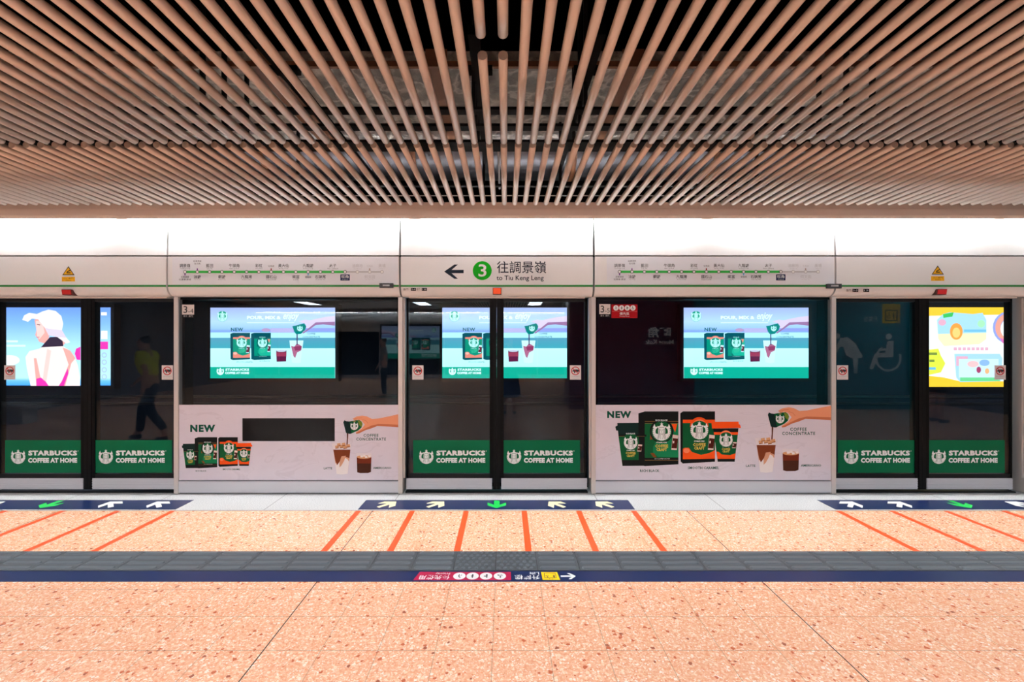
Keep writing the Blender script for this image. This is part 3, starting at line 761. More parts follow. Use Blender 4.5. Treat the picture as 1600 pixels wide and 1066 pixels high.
c = Canvas(GC.p(0, 0) + Vector((0, -.0016, 0)), GC.U, GC.V, GC.n)
for i, u in enumerate((962.8, 971.6, 980.6, 989.3)):
    a = MB(); a.disc(c, u, 481.2, 4.2, SBW, 1); picto(a, c, u, 481.2, 3.4, i, INK, 2); a.build('pictogram', b)
a = MB(); a.rect(c, 956.5, 486.4, 996, 486.8, P('priority pale', (210, 120, 120)), 1); a.text(c, '優先區', 968.5, 488, 983.5, 492.2, SBW, 1, .01, 1); a.text(c, 'Priority Zone', 968.5, 493.2, 983.8, 495.6, SBW, 1, 0, 1); a.build('lettering', b)

# ------------------------------------------------------------------ sliding doors
def leaf(xc, side, label, decal=(0.045, 0.895), stk=(0.785, 0.905)):
    """one glass leaf; side -1 is the left leaf. s is the distance from the meeting line"""
    t = thing('sliding_door', (xc + side * HALF / 2, YD, 0), label, 'screen door', 'sliding leaves of the platform screen doors')
    def X(a, b): return (xc + side * a, xc + side * b) if side > 0 else (xc + side * b, xc + side * a)
    def bx(a, b, y0, y1, z0, z1, m): return X(a, b) + (y0, y1, z0, z1, m)
    out = HALF - .003
    zk, zt = pz(747.5, YD), 2.07
    part('kick_plate', t, bx(.05, out, YD, YD + .05, .028, zk, ALU), *[bx(.05, out, YD - .004, YD, zk - .016 - .026 * q - .010, zk - .016 - .026 * q, ALU) for q in range(4)])
    part('bottom_rail', t, bx(.05, out, YD + .004, YD + .05, zk, zk + .045, DARK))
    part('glass_pane', t, bx(.05, out, YD + .012, YD + .022, zk + .045, zt - .035, GLASS))
    part('top_rail', t, bx(.05, out, YD + .004, YD + .05, zt - .035, zt, DARK))
    part('meeting_stile', t, bx(.038, .075, YD + .002, YD + .07, zk, zt, BLACK))
    part('outer_stile', t, bx(out - .022, out, YD + .004, YD + .07, zk, zt, BLACK))
    part('rubber_edge', t, bx(.001, .038, YD - .004, YD + .06, .028, zt, M('rubber seal', (8, 8, 9), 0.55, spec=0.12)))
    # green strip
    k = 1.0
    z0, z1 = pz(739.6, YD), pz(688.3, YD)
    xa, xb = X(*decal)
    cv = Canvas((0, YD + .012, EYE), (1, 0, 0), (0, 0, -1), (0, -1, 0))
    v0, v1 = EYE - z1, EYE - z0
    a = MB(); a.slab(cv, xa, v0, xb, v1, .001, SBG); d = a.build('green_decal', t); d['label'] = 'green strip with white lettering'
    c2 = Canvas(cv.p(0, 0) + Vector((0, -.0011, 0)), cv.U, cv.V, cv.n)
    q = YD / F; lx = xa + 20.6 * q; my = v0 + 26 * q
    a = MB(); siren(a, c2, lx, my, 11.2 * q, SBW, SBG, 1); a.build('round_logo', d)
    a = MB(); a.text(c2, 'STARBUCKS', xa + 36.3 * q, my - 9.7 * q, xa + 112.8 * q, my - 1.8 * q, SBW, 1, .058, 2, 1.1); a.ring(c2, xa + 114.3 * q, my - 9 * q, .5 * q, .8 * q, SBW, 1, n=10)
    a.text(c2, 'COFFEE AT HOME', xa + 36.0 * q, my + 1.8 * q, xa + 112.8 * q, my + 9.4 * q, SBW, 1, .055, 2, 1.04); a.build('lettering', d)
    # no-leaning sticker
    xs = X(*stk); c = (xs[0] + xs[1]) / 2
    th = thing('warning_sticker', (c, YD + .011, pz(594, YD)), label.replace('sliding glass door leaf', 'white no-leaning sticker on the door leaf'), 'sticker', 'no-leaning stickers on the doors')
    vv0, vv1 = (571 - VY) * q, (593.5 - VY) * q
    a = MB(); a.slab(cv, xs[0], vv0, xs[1], vv1, .001, P('sticker white', (222, 214, 212))); b = a.build('sheet', th)
    a = MB(); cy = vv0 + 8.8 * q; s = c2.sub(c, cy, 6.6 * q)
    a.poly(s, [(-.85, .1), (-.5, -.25), (.1, -.35), (.75, -.3), (.9, 0), (.6, .3), (.1, .2), (-.2, .55), (-.35, .6), (-.3, .2)], INK, 1)
    a.ring(s, 0, 0, .82, 1.02, P('ban red', (196, 34, 40)), 2); a.line(s, [(-.68, -.68), (.68, .68)], .16, P('ban red', (196, 34, 40)), 2); a.build('ban_symbol', b)
    a = MB(); a.text(c2, '請勿倚靠車門', xs[0] + .015, vv1 - 6 * q, xs[1] - .015, vv1 - 3.6 * q, GINK, 1, .0, 1); a.text(c2, "Don't lean on doors", xs[0] + .02, vv1 - 2.9 * q, xs[1] - .02, vv1 - 1.4 * q, GINK, 1, 0, 1); a.build('lettering', b)
    return t
DN = ('left', 'middle', 'right')
for i, xc in enumerate(XC):
    for side in (-1, 1):
        leaf(xc, side, 'sliding glass door leaf, %s half of the %s doors' % ('left' if side < 0 else 'right', DN[i]))
    mb = MB(); mb.box(xc - HALF, xc + HALF, YD - .03, 5.15, 0, .012, DARK); structure('trim_%d' % (20 + i), mb)['label'] = 'dark threshold under the %s doors' % DN[i]

# ------------------------------------------------------------------ floor graphics
FC = Canvas((0, 0, 0.0), (1, 0, 0), (0, -1, 0), (0, 0, 1))     # u = x, v = -y
def frect(name, x0, x1, y0, y1, m, label, cat, group):
    a = MB(); a.box(x0, x1, y0, y1, 0, .0016, m); return props(a.build(name, recentre=True), label, cat, group)
ORG = M('orange floor tape', (255, 92, 40), 0.35)
PLC = ['outermost left', 'second from left', 'third from left', 'third from right', 'second from right', 'outermost right']
for i, xc in enumerate(XC):
    for j, dx in enumerate((-1.30, -.79, -.278, .272, .79, 1.313)):
        x = xc + dx
        frect('queue_line', x - .025, x + .025, 3.59, 4.435, ORG, 'orange queue line on the floor at the %s doors, %s of six' % (DN[i], PLC[j]), 'floor line', 'orange queue lines before the doors')
# boarding bands
def arrow_pts(ang, L, wd, hd):
    """arrow along +y of length L, head half-width hd"""
    p = [(-wd, -L / 2), (wd, -L / 2), (wd, L / 2 - hd * 1.05), (hd, L / 2 - hd * 1.7), (hd, L / 2 - hd * .85), (0, L / 2), (-hd, L / 2 - hd * .85), (-hd, L / 2 - hd * 1.7), (-wd, L / 2 - hd * 1.05)]
    c, s = math.cos(ang), math.sin(ang)
    return [(x * c - y * s, x * s + y * c) for x, y in p]
for i, xc in enumerate(XC):
    c0 = (-4.49, -0.0875, 4.49)[i]
    t = thing('boarding_band', (c0, 4.608, 0), 'navy floor band with arrows in front of the %s doors' % DN[i], 'floor marking', 'navy arrow bands before the doors')
    part('vinyl', t, (c0 - 1.328, c0 + 1.328, 4.476, 4.741, 0, .0016, NAVY))
    yl = M('arrow cream', (250, 240, 190), 0.4) if i == 1 else M('arrow white', (244, 244, 238), 0.4)
    cv = Canvas((c0, 4.612, .0018), (1, 0, 0), (0, 1, 0), (0, 0, 1))
    for dx, ang in ((-1.08, -.72), (-.60, -.72), (0, PI), (.59, .72), (1.06, .72)):
        a = MB(); a.poly(cv, [(dx + x, y) for x, y in arrow_pts(ang, .215, .022 if dx else .028, .092)], yl if dx else M('arrow green', (30, 205, 84), 0.4), 1)
        a.build('arrow', t)['label'] = 'green arrow pointing away from the doors' if not dx else 'pale arrow slanting to the doors'
# tactile strip
TACT = M('tactile grey', (66, 72, 77), 0.45)
TACT2 = M('tactile lightened tops', (86, 94, 100), 0.4)  # raised tops coloured lighter to imitate the light they catch
t = thing('tactile_paving', (0, 3.43, 0), 'dark grey tactile paving strip across the orange floor', 'tactile paving')
part('bedding', t, (-6.5, 6.5, 3.279, 3.581, 0, .0015, M('tactile joint', (36, 38, 40), 0.6)))
base_bar = base_dot = None
xs0 = -0.0687 - .003
for k in range(-21, 21):
    x0 = xs0 + .2985 * k + .002; x1 = x0 + .2945
    dots = k in (-1, 0)
    src = base_dot if dots else base_bar
    if src is None:
        a = MB(); a.box(x0, x1, 3.281, 3.579, .0015, .004, TACT)
        def bump(px_, py_, rx, ry):
            n = 12
            lo = [(px_ + rx * math.cos(2 * PI * q / n), py_ + ry * math.sin(2 * PI * q / n), .004) for q in range(n)]
            hi = [(px_ + rx * .72 * math.cos(2 * PI * q / n), py_ + ry * .72 * math.sin(2 * PI * q / n), .011) for q in range(n)]
            a.mesh(lo + hi, [(q, (q + 1) % n, n + (q + 1) % n, n + q) for q in range(n)] + [tuple(range(n, 2 * n))], TACT2)
        if dots:
            for r in range(6):
                for q in range(6): bump(x0 + .03 + .047 * q + (.0118 if r % 2 else -.0118) * .9, 3.281 + .03 + .0475 * r, .0155, .0155)
        else:
            for r in range(4):
                yy = 3.281 + .037 + .0745 * r
                n = 14; lo, hi = [], []
                for q in range(n):
                    an = 2 * PI * q / n; cx = x0 + .035 if math.cos(an) < 0 else x1 - .035
                    lo.append((cx + .021 * math.cos(an), yy + .021 * math.sin(an), .004)); hi.append((cx + .014 * math.cos(an), yy + .014 * math.sin(an), .011))
                a.mesh(lo + hi, [(q, (q + 1) % n, n + (q + 1) % n, n + q) for q in range(n)] + [tuple(range(n, 2 * n))], TACT2)
        o = a.build('tactile_tile', t)
        if dots: base_dot = (o, x0); o['label'] = 'tile with round studs'
        else: base_bar = (o, x0)
    else:
        o = src[0].copy(); COL.objects.link(o); o.parent = t; o.location.x = x0 - src[1]
# navy guide strip with the lift and priority signs (read from the far side)
t = thing('guide_strip', (0, 3.2, 0), 'long navy floor strip with upside-down lift and priority signs', 'floor marking')
part('vinyl', t, (-6.5, 6.5, 3.132, 3.276, 0, .0016, NAVY))
cv = Canvas((0, 3.204, .0018), (1, 0, 0), (0, -1, 0), (0, 0, 1))
RC = Canvas((0, 3.204, .0018), (-1, 0, 0), (0, 1, 0), (0, 0, 1))     # turned by half a turn
a = MB(); a.poly(cv, [(-.600, -.058), (-.625, .056), (.037, .056), (.037, -.058)], P('priority magenta', (172, 28, 70)), 1); b = a.build('priority_sign', t); b['label'] = 'crimson priority panel'
for i, x in enumerate((-.317, -.2266, -.134, -.0396)):
    a = MB(); a.disc(cv, x, 0, .0425, SBW, 2, .047); picto(a, RC, -x, 0, .034, i, INK, 3); a.build('pictogram', b)
a = MB(); a.text(RC, '優先使用', .383, -.047, .588, .012, SBW, 2, .012, 2); a.text(RC, 'Priority', .385, .020, .485, .052, SBW, 2, .005, 2); a.build('lettering', b)
a = MB(); a.text(RC, '升降機', -.232, -.045, -.062, .016, SBW, 1, .012, 2); a.text(RC, 'Lift', -.232, .022, -.165, .056, SBW, 1, .005, 2); a.build('lift_lettering', t)
a = MB(); a.poly(cv, [(.247, -.056), (.250, .052), (.368, .052), (.358, -.056)], P('lift yellow', (250, 206, 20)), 1)
for q in ((.265, -.042, .347, -.036), (.265, .020, .347, .026), (.265, -.042, .269, .026), (.343, -.042, .347, .026)): a.rect(cv, *q, INK, 2)
picto(a, RC, -.332, -.004, .026, 1, INK, 2); picto(a, RC, -.285, -.004, .022, 3, INK, 2)
a.poly(cv, [(.292, .036), (.304, .036), (.298, .044)], INK, 2); a.poly(cv, [(.310, .044), (.322, .044), (.316, .036)], INK, 2); a.build('lift_symbol', t)['label'] = 'yellow lift symbol'
a = MB(); a.poly(cv, [(.378, -.009), (.45, -.009), (.425, -.040), (.445, -.040), (.482, 0), (.445, .042), (.425, .042), (.45, .011), (.378, .011)], SBW, 1); a.build('arrow', t)['label'] = 'white arrow'

# ------------------------------------------------------------------ advertising screens across the track
YS = 9.28
def screen(xc, zc_, w_, h_, label, group='lit advertising screens across the track'):
    t = thing('advertising_screen', (xc, YS, zc_ - h_ / 2), label, 'advertising screen', group)
    x0, x1, z0, z1 = xc - w_ / 2, xc + w_ / 2, zc_ - h_ / 2, zc_ + h_ / 2
    part('casing', t, (x0 - .07, x1 + .07, YS + .012, 9.45, z0 - .07, z1 + .07, M('casing blue black', (14, 24, 40), 0.4)))
    return t, Canvas((x0, YS, z1), (w_ / 1515, 0, 0), (0, 0, -h_ / 860), (0, -1, 0)), (x0, x1, z0, z1)
def ramp_emit(name, stops, s=SCREEN):
    if name in _m: return _m[name]
    m = M(name, (0, 0, 0)); t = NT(m); b = t.n['Principled BSDF']
    g = t.add('ShaderNodeTexCoord').outputs['Generated']; sx = t.add('ShaderNodeSeparateXYZ'); t.l.new(g, sx.inputs[0])
    c = t.ramp(sx.outputs[2], stops)
    t.l.new(c, b.inputs['Emission Color']); b.inputs['Emission Strength'].default_value = s
    b.inputs['Base Color'].default_value = (.01, .01, .01, 1)
    return m
def coffee_screen(xc, label):
    zc_ = pz(536, YS)
    t, cv, (x0, x1, z0, z1) = screen(xc, zc_, 2.475, 1.402, label)
    bg = ramp_emit('screen backdrop', [(0, (176, 246, 250)), (.42, (190, 250, 250)), (.43, (60, 160, 176)), (.57, (84, 150, 176)), (.575, (176, 240, 252)), (.64, (176, 226, 250)), (.66, (120, 150, 226)), (.70, (150, 190, 240)), (.80, (176, 208, 246)), (1, (160, 172, 216))])
    d = MB(); d.box(x0, x1, YS, YS + .012, z0, z1, bg); d = d.build('display', t)
    cv = Canvas(cv.p(0, 0) + cv.n * .0008 - cv.U * 28 - cv.V * 45, cv.U, cv.V, cv.n)   # units of the enlarged detail
    W, G1, DT = E('white', (226, 255, 255)), E('green', (0, 164, 138)), E('dark teal', (0, 92, 92))
    col = dict(white=E('pale', (186, 250, 244)), yellow=E('lime', (60, 190, 150)), green=E('pack', (0, 138, 112)), green2=E('pack light', (20, 170, 140)), black=E('pack dark', (0, 74, 84)), orange=E('salmon', (226, 128, 110)),
               orange2=E('salmon pale', (236, 176, 160)), gold=E('gold', (60, 130, 120)), brown=E('pack shade', (0, 110, 96)), glass=E('glass', (200, 230, 240)), coffee=E('coffee', (96, 30, 52)), teal=DT)
    a = MB(); a.rect(cv, 28, 768, 1543, 905, G1, 1); siren(a, cv, 150, 822, 44, W, G1, 2)
    a.text(cv, 'STARBUCKS', 212, 786, 500, 815, W, 2, .045, 2, 1.08); a.text(cv, 'COFFEE AT HOME', 208, 828, 500, 855, W, 2, .045, 2); a.build('brand_band', d)
    a = MB(); a.rect(cv, 760, 296, 1040, 348, E('blur pink', (178, 172, 216)), 1); a.disc(cv, 705, 318, 55, E('blur red', (178, 146, 186)), 2, 22); a.rect(cv, 1040, 296, 1543, 330, E('blur blue', (140, 150, 226)), 1); a.build('blurred_shelf', d)
    a = MB(); siren(a, cv, 175, 152, 62, E('logo pale', (190, 240, 236)), E('logo green', (0, 150, 120)), 2, bg=E('logo green', (0, 150, 120))); a.build('round_logo', d)
    a = MB(); a.text(cv, 'POUR, MIX &', 475, 145, 885, 195, W, 2, .04, 2); a.text(cv, 'enjoy', 915, 105, 1105, 212, W, 2, .012, 3, 1, .35); a.rect(cv, 475, 226, 1050, 233, W, 2); a.build('headline', d)
    a = MB(); a.text(cv, 'NEW', 278, 290, 428, 332, DT, 2, .035, 2, 1.15)
    a.text(cv, 'COFFEE', 1205, 352, 1305, 374, DT, 2, .01, 1); a.text(cv, 'CONCENTRATE', 1148, 390, 1362, 412, DT, 2, .01, 1); a.text(cv, 'SMOOTH CARAMEL', 345, 700, 548, 716, DT, 2, 0, 1); a.text(cv, 'RICH BLACK', 628, 688, 752, 704, DT, 2, 0, 1); a.build('lettering', d)
    for s0, kind, lab in ((272, 'caramel', 'orange and green coffee box on the screen'), (524, 'black', 'green coffee box on the screen')):
        a = MB(); kx = 240 / 378.0; ky = (685 - 352) / 568.0
        c = cv.sub(s0 - 858 * kx, 352 - 92 * ky, kx, ky) if kind == 'caramel' else cv.sub(s0 - 402 * .551, 352 - 92 * ky * .96, .551, ky * .95)
        if kind == 'caramel': pack_box(a, c, 858, 910, 1236, 92, 660, 'caramel', 1075, 300, 96, col)
        else: pack_box(a, c, 402, 472, 838, 92, 688, 'black', 655, 312, 98, col)
        a.build('pictured_box', d)['label'] = lab
    a = MB(); a.poly(cv, [(828, 565), (955, 565), (950, 700), (835, 705)], E('short coffee', (92, 20, 60)), 1); a.poly(cv, [(828, 590), (955, 590), (954, 640), (830, 640)], E('coffee red', (150, 50, 80)), 2); a.disc(cv, 891, 572, 60, E('rim', (190, 190, 210)), 2, 12); a.build('pictured_glass', d)
    a = MB(); a.poly(cv, [(990, 445), (1160, 445), (1125, 715), (1080, 722), (1020, 712)], E('glass clear', (200, 246, 250)), 1)
    a.poly(cv, [(1010, 510), (1050, 520), (1080, 480), (1120, 500), (1142, 520), (1130, 570), (1085, 590), (1060, 660), (1040, 640), (1020, 560)], E('latte', (170, 96, 128)), 2)
    a.poly(cv, [(1045, 520), (1140, 510), (1135, 560), (1060, 570)], E('latte dark', (140, 50, 90)), 3); a.build('pictured_glass', d)
    a = MB()
    a.poly(cv, [(1105, 215), (1180, 190), (1240, 200), (1300, 185), (1420, 160), (1543, 145), (1543, 265), (1400, 250), (1310, 258), (1250, 300), (1160, 360), (1145, 355), (1190, 300), (1195, 250), (1150, 230)], E('skin', (214, 196, 224)), 1)
    a.poly(cv, [(1310, 225), (1543, 215), (1543, 265), (1400, 250), (1310, 258), (1250, 300), (1160, 360), (1148, 352), (1230, 290)], E('skin shade', (150, 106, 150)), 2); a.build('pictured_hand', d)
    a = MB(); a.poly(cv, [(1025, 270), (1060, 265), (1170, 235), (1195, 275), (1180, 320), (1130, 365), (1075, 372), (1050, 340)], E('cup', (0, 122, 116)), 3); siren(a, cv, 1118, 298, 34, col['white'], DT, 4); a.rect(cv, 1076, 370, 1090, 500, E('stream', (70, 60, 100)), 2); a.build('pictured_cup', d)
    return t
def xs(u): return (u - UX) * YS / F
s0 = coffee_screen(xs(426), 'lit coffee advert screen seen through the left fixed bay')
dup(s0, (xs(788.5),) + tuple(s0.location[1:]), 'lit coffee advert screen seen through the middle doors')
dup(s0, (xs(1166),) + tuple(s0.location[1:]), 'lit coffee advert screen seen through the right fixed bay')
# the sun-hat advert
t, cv, (x0, x1, z0, z1) = screen(xs(172) - 1.2375, pz(541.5, YS), 2.475, 1.55, 'lit advert screen with a woman in a white sun hat, through the left doors')
bg = ramp_emit('screen sky', [(0, (70, 160, 250)), (.06, (110, 190, 250)), (.10, (190, 238, 252)), (.5, (176, 226, 252)), (.8, (130, 180, 246)), (1, (110, 150, 236))])
d = MB(); d.box(x0, x1, YS, YS + .012, z0, z1, bg); d = d.build('display', t)
k = YS / F
cvs = Canvas((-UX * k, YS - .0008, EYE + VY * k), (k, 0, 0), (0, 0, -k), (0, -1, 0))
SK, SK2, HAT, HAT2, PK = E('skin light', (250, 226, 220)), E('skin warm', (240, 168, 158)), E('hat', (246, 236, 242)), E('hat shade', (224, 204, 218)), E('magenta', (240, 50, 170))
a = MB()
a.poly(cvs, [(48, 603), (42, 575), (40, 558), (46, 549), (62, 545), (68, 540), (98, 541), (108, 547), (116, 556), (122, 572), (125, 590), (125, 603)], SK, 1)
a.poly(cvs, [(98, 543), (110, 548), (118, 560), (108, 572), (104, 560)], SK2, 2)
a.poly(cvs, [(74, 545), (80, 548), (76, 575), (72, 600), (66, 600), (70, 570)], E('skin mid', (244, 204, 196)), 2)
a.poly(cvs, [(53, 560), (57, 560), (66, 603), (57, 603)], SK2, 2); a.poly(cvs, [(108, 568), (112, 566), (102, 603), (94, 603)], SK2, 2)
a.build('pictured_back', d)
a = MB(); a.poly(cvs, [(57, 592), (64, 590), (72, 597), (76, 603), (57, 603)], PK, 3); a.poly(cvs, [(92, 603), (96, 597), (106, 576), (107, 584), (100, 603)], PK, 3); a.poly(cvs, [(119, 545), (126, 542), (126, 563), (120, 562), (117, 553)], PK, 3); a.build('pictured_swimsuit', d)
a = MB(); a.poly(cvs, [(54, 500), (60, 497), (72, 500), (78, 520), (76, 530), (70, 537), (61, 534), (58, 527), (55, 524), (57, 516)], SK2, 2); a.poly(cvs, [(56, 502), (66, 501), (70, 520), (62, 530), (58, 526)], E('skin mid', (244, 204, 196)), 3)
a.line(cvs, [(58, 507), (63, 508)], 1.2, E('brow', (120, 60, 70)), 4); a.line(cvs, [(57, 527), (62, 527)], 1, E('lips', (214, 90, 110)), 4); a.build('pictured_face', d)
a = MB(); a.poly(cvs, [(64, 543), (78, 527), (98, 526), (99, 541), (80, 542)], E('hair', (52, 36, 58)), 3); a.poly(cvs, [(97, 527), (104, 534), (99, 540)], SK2, 4); a.build('pictured_hair', d)
a = MB(); a.poly(cvs, [(35, 500), (38, 493), (46, 489), (58, 491), (66, 487), (76, 484), (87, 486), (96, 494), (99, 506), (97, 516), (104, 528), (110, 535), (104, 537), (90, 527), (76, 524), (70, 512), (60, 499), (50, 498), (44, 503)], HAT, 5)
a.poly(cvs, [(70, 512), (78, 514), (97, 516), (104, 528), (90, 527), (76, 524)], HAT2, 6); a.build('pictured_hat', d)
a = MB(); a.disc(cvs, 15, 563, 16, E('foam', (240, 250, 254)), 2, 8); a.disc(cvs, 4, 570, 16, E('foam', (240, 250, 254)), 2, 8); a.rect(cvs, 0, 532, 28, 535, E('streak', (220, 246, 254)), 1); a.rect(cvs, -20, 539, 40, 542, E('streak', (220, 246, 254)), 1); a.build('pictured_foam', d)
a = MB(); a.rect(cvs, 158, 488, 167, 493, HAT, 2); a.rect(cvs, 158, 517, 168, 530, HAT, 2); a.rect(cvs, 157, 534, 169, 546, PK, 2)
for v in (551, 562, 574, 585): a.ring(cvs, 163, v + 4, 2.6, 4.2, E('grey letters', (170, 186, 220)), 2)
a.build('side_mark', d)
# the yellow advert
t, cv, (x0, x1, z0, z1) = screen(xs(1438) + 1.2375, pz(542.5, YS), 2.475, 1.58, 'lit yellow advert screen with pale pictures, through the right doors')
d = MB(); d.box(x0, x1, YS, YS + .012, z0, z1, E('marigold', (250, 198, 50))); d = d.build('display', t)
PW, YL = E('paper', (236, 250, 246)), E('lime splash', (226, 246, 70))
a = MB(); a.poly(cvs, [(1440, 494), (1560, 492), (1640, 500), (1640, 596), (1500, 596), (1475, 590), (1440, 586)], PW, 1); a.build('white_cloud', d)
a = MB(); a.poly(cvs, [(1473, 491), (1484, 488), (1520, 491), (1535, 489), (1541, 500), (1541, 530), (1530, 538), (1475, 541), (1466, 530), (1464, 500)], E('beach sky', (170, 214, 244)), 2)
a.poly(cvs, [(1465, 522), (1541, 520), (1541, 530), (1530, 538), (1475, 541), (1466, 530)], E('beach sand', (238, 228, 184)), 3); a.poly(cvs, [(1473, 491), (1490, 488), (1488, 495), (1474, 497)], E('leaf green', (60, 190, 90)), 3)
a.rect(cvs, 1506, 515, 1541, 519, E('sea', (120, 190, 240)), 3); a.disc(cvs, 1533, 506, 6, E('mint', (170, 230, 180)), 3); a.disc(cvs, 1494, 518, 10, E('sun orange', (248, 160, 70)), 4, 13); a.disc(cvs, 1494, 520, 6, E('sun pale', (252, 206, 120)), 5, 8); a.disc(cvs, 1472, 504, 6, E('rose', (230, 170, 190)), 4, 5); a.build('beach_picture', d)
a = MB(); a.disc(cvs, 1578, 512, 27, E('violet', (150, 160, 226)), 2, 26); a.ring(cvs, 1578, 512, 15, 23, E('peach', (240, 160, 140)), 3, 90, 250); a.disc(cvs, 1578, 514, 15, PW, 4, 16); a.poly(cvs, [(1562, 528), (1590, 538), (1590, 546), (1566, 536)], E('rose deep', (226, 110, 180)), 4); a.build('round_picture', d)
a = MB()
for u in range(8): a.rect(cvs, 1490 + u * 7, 543, 1495 + u * 7, 547.5, E('rose', (230, 170, 190)), 2)
a.build('caption_line', d)
a = MB(); a.poly(cvs, [(1438, 548), (1466, 545), (1470, 556), (1477, 568), (1470, 582), (1452, 586), (1438, 580)], YL, 2); a.rect(cvs, 1450, 551, 1464, 555, E('olive letters', (120, 140, 60)), 3); a.rect(cvs, 1452, 562, 1460, 566, E('olive letters', (120, 140, 60)), 3); a.rect(cvs, 1450, 574, 1462, 578, E('sky letters', (110, 180, 230)), 3); a.build('splash', d)
a = MB(); a.poly(cvs, [(1491, 553), (1562, 553), (1566, 560), (1564, 596), (1500, 597), (1494, 590)], E('picture blue', (170, 212, 244)), 2); a.rect(cvs, 1494, 557, 1512, 572, E('rose', (230, 170, 190)), 3); a.rect(cvs, 1498, 561, 1560, 590, E('picture pale', (206, 234, 248)), 4)
a.disc(cvs, 1520, 569, 9, E('blush', (250, 190, 190)), 5, 5); a.disc(cvs, 1538, 567, 8, E('picture sky', (140, 180, 240)), 5, 5); a.disc(cvs, 1529, 578, 3.6, E('berry', (170, 60, 100)), 6, 5); a.disc(cvs, 1542, 580, 3.4, E('apricot', (240, 176, 120)), 6, 4.4); a.rect(cvs, 1500, 590, 1562, 596, E('mint deep', (110, 210, 140)), 5); a.build('card_picture', d)
# tunnel fittings
for z, r, lab in ((0.50, .03, 'upper dark pipe along the tunnel wall below the screens'), (0.36, .022, 'lower dark pipe along the tunnel wall below the screens')):
    mb = MB(); mb.cyl((-10.9, 9.40, z), (10.9, 9.40, z), r, M('pipe paint', (54, 66, 78), 0.4), 10); props(mb.build('tunnel_pipe', recentre=True), lab, 'pipe', 'pipes on the tunnel wall')

# ------------------------------------------------------------------ platform behind the camera (mirrored in the glass)
LUMM = M('luminaire diffuser', (244, 248, 255), 0.4, emit=LUM)
def luminaire(x, y, lab):
    t = thing('ceiling_luminaire', (x, y, 2.93), lab, 'ceiling light', 'long ceiling lights over the platform')
    part('housing', t, (x - .25, x + .25, y - .68, y + .68, 2.942, 2.972, WHITE))
    part('diffuser', t, (x - .22, x + .22, y - .65, y + .65, 2.932, 2.942, LUMM))
l0 = luminaire(-2.96, -6.6, 'ceiling light mirrored above the left half of the middle doors')
rows = [(-6.6, (-6.96, 1.04, 5.04, 9.04)), (-2.9, (-8.9, -4.9, -0.9, 6.5)), (0.55, (-7.9, -4.4, -0.9, 2.6, 6.1, 9.2))]
for y, xs_ in rows:
    for x in xs_:
        luminaire(x, y, 'ceiling light %s, %s' % ({-6.6: 'in the far row', -2.9: 'in the middle row', 0.55: 'in the overhead row'}[y], 'about %d m %s of the middle doors' % (round(abs(x)), 'left' if x < 0 else 'right')))
# maroon wall with the station name, and the lift
MAR = M('maroon panel', (104, 14, 40), 0.35)
t = thing('station_name_wall', (2.9, -1.1, 0), 'maroon station wall with the station name, mirrored in the right bay', 'wall block')
part('cladding', t, (1.5, 4.38, -1.9, -1.0, 0, 2.9, MAR))
MC = Canvas((0, -.999, EYE), (-1, 0, 0), (0, 0, -1), (0, 1, 0))
def mu(u): return -(u - UX) * 11 / F
def mv(v): return (v - VY) * 11 / F
a = MB(); a.text(MC, '旺角', mu(1045.5), mv(511), mu(1011), mv(528), P('name white', (246, 246, 242)), 2, .03, 2); a.text(MC, 'Mong Kok', mu(1050), mv(531), mu(1006), mv(540), P('name white', (246, 246, 242)), 2, .03, 2); a.build('station_name', t)
t = thing('lift_shaft', (7, -1.5, 0), 'teal glass lift shaft with large white pictograms, mirrored in the right doors', 'lift')
part('glass_wall', t, (4.42, 9.6, -3.4, -1.02, 0, 2.88, M('lift glass', (36, 140, 156), 0.25)))
FR = P('frosted white', (228, 238, 236))
for kind, u, s in ((0, 1325, 1), (3, 1392, 1)):
    a = MB(); c = Canvas((0, -1.018, EYE), (-1, 0, 0), (0, 0, -1), (0, 1, 0)).sub(mu(u), mv(552), .52)
    if kind == 0:
        a.disc(c, .42, -.78, .13, FR, 2)
        a.poly(c, [(.28, -.68), (-.05, -.72), (-.40, -.45), (-.72, .12), (-.70, .22), (-.52, .24), (-.5, .92), (-.34, .92), (-.30, .26), (.02, .10), (.15, -.30), (.3, -.28), (.46, .02), (.55, -.02), (.42, -.40)], FR, 2); a.line(c, [(.5, 0), (.52, .92)], .05, FR, 2)
    else:
        a.disc(c, .02, -.75, .14, FR, 2); a.poly(c, [(.08, -.56), (-.2, -.55), (-.18, .18), (.50, .20), (.74, .75), (.9, .70), (.66, .02), (.20, -.02), (.16, -.1), (.5, -.1), (.5, -.2), (.14, -.22)], FR, 2); a.ring(c, .04, .24, .50, .60, FR, 2, -200, 60)
    a.build('pictogram', t)['label'] = 'large white pictogram of an old person' if kind == 0 else 'large white wheelchair pictogram'
c = Canvas((0, -1.018, EYE), (-1, 0, 0), (0, 0, -1), (0, 1, 0))
a = MB(); a.rect(c, mu(1409), mv(475), mu(1381), mv(505), P('lift sign yellow', (236, 196, 10)), 2)
for q in ((1404, 484, 1386, 486), (1404, 500, 1386, 502), (1405, 484, 1403, 502), (1387, 484, 1385, 502)): a.rect(c, mu(q[0]), mv(q[1]), mu(q[2]), mv(q[3]), INK, 3)
c3 = c.sub(mu(1399), mv(493), .1); picto(a, c3, 0, 0, 1, 1, INK, 3); picto(a, c.sub(mu(1391), mv(493), .1), 0, 0, 1, 3, INK, 3); a.build('lift_sign', t)['label'] = 'yellow lift sign'
a = MB(); a.text(c, '升降機', mu(1374), mv(494), mu(1352), mv(503), FR, 2, 0, 2); a.build('lift_lettering', t)
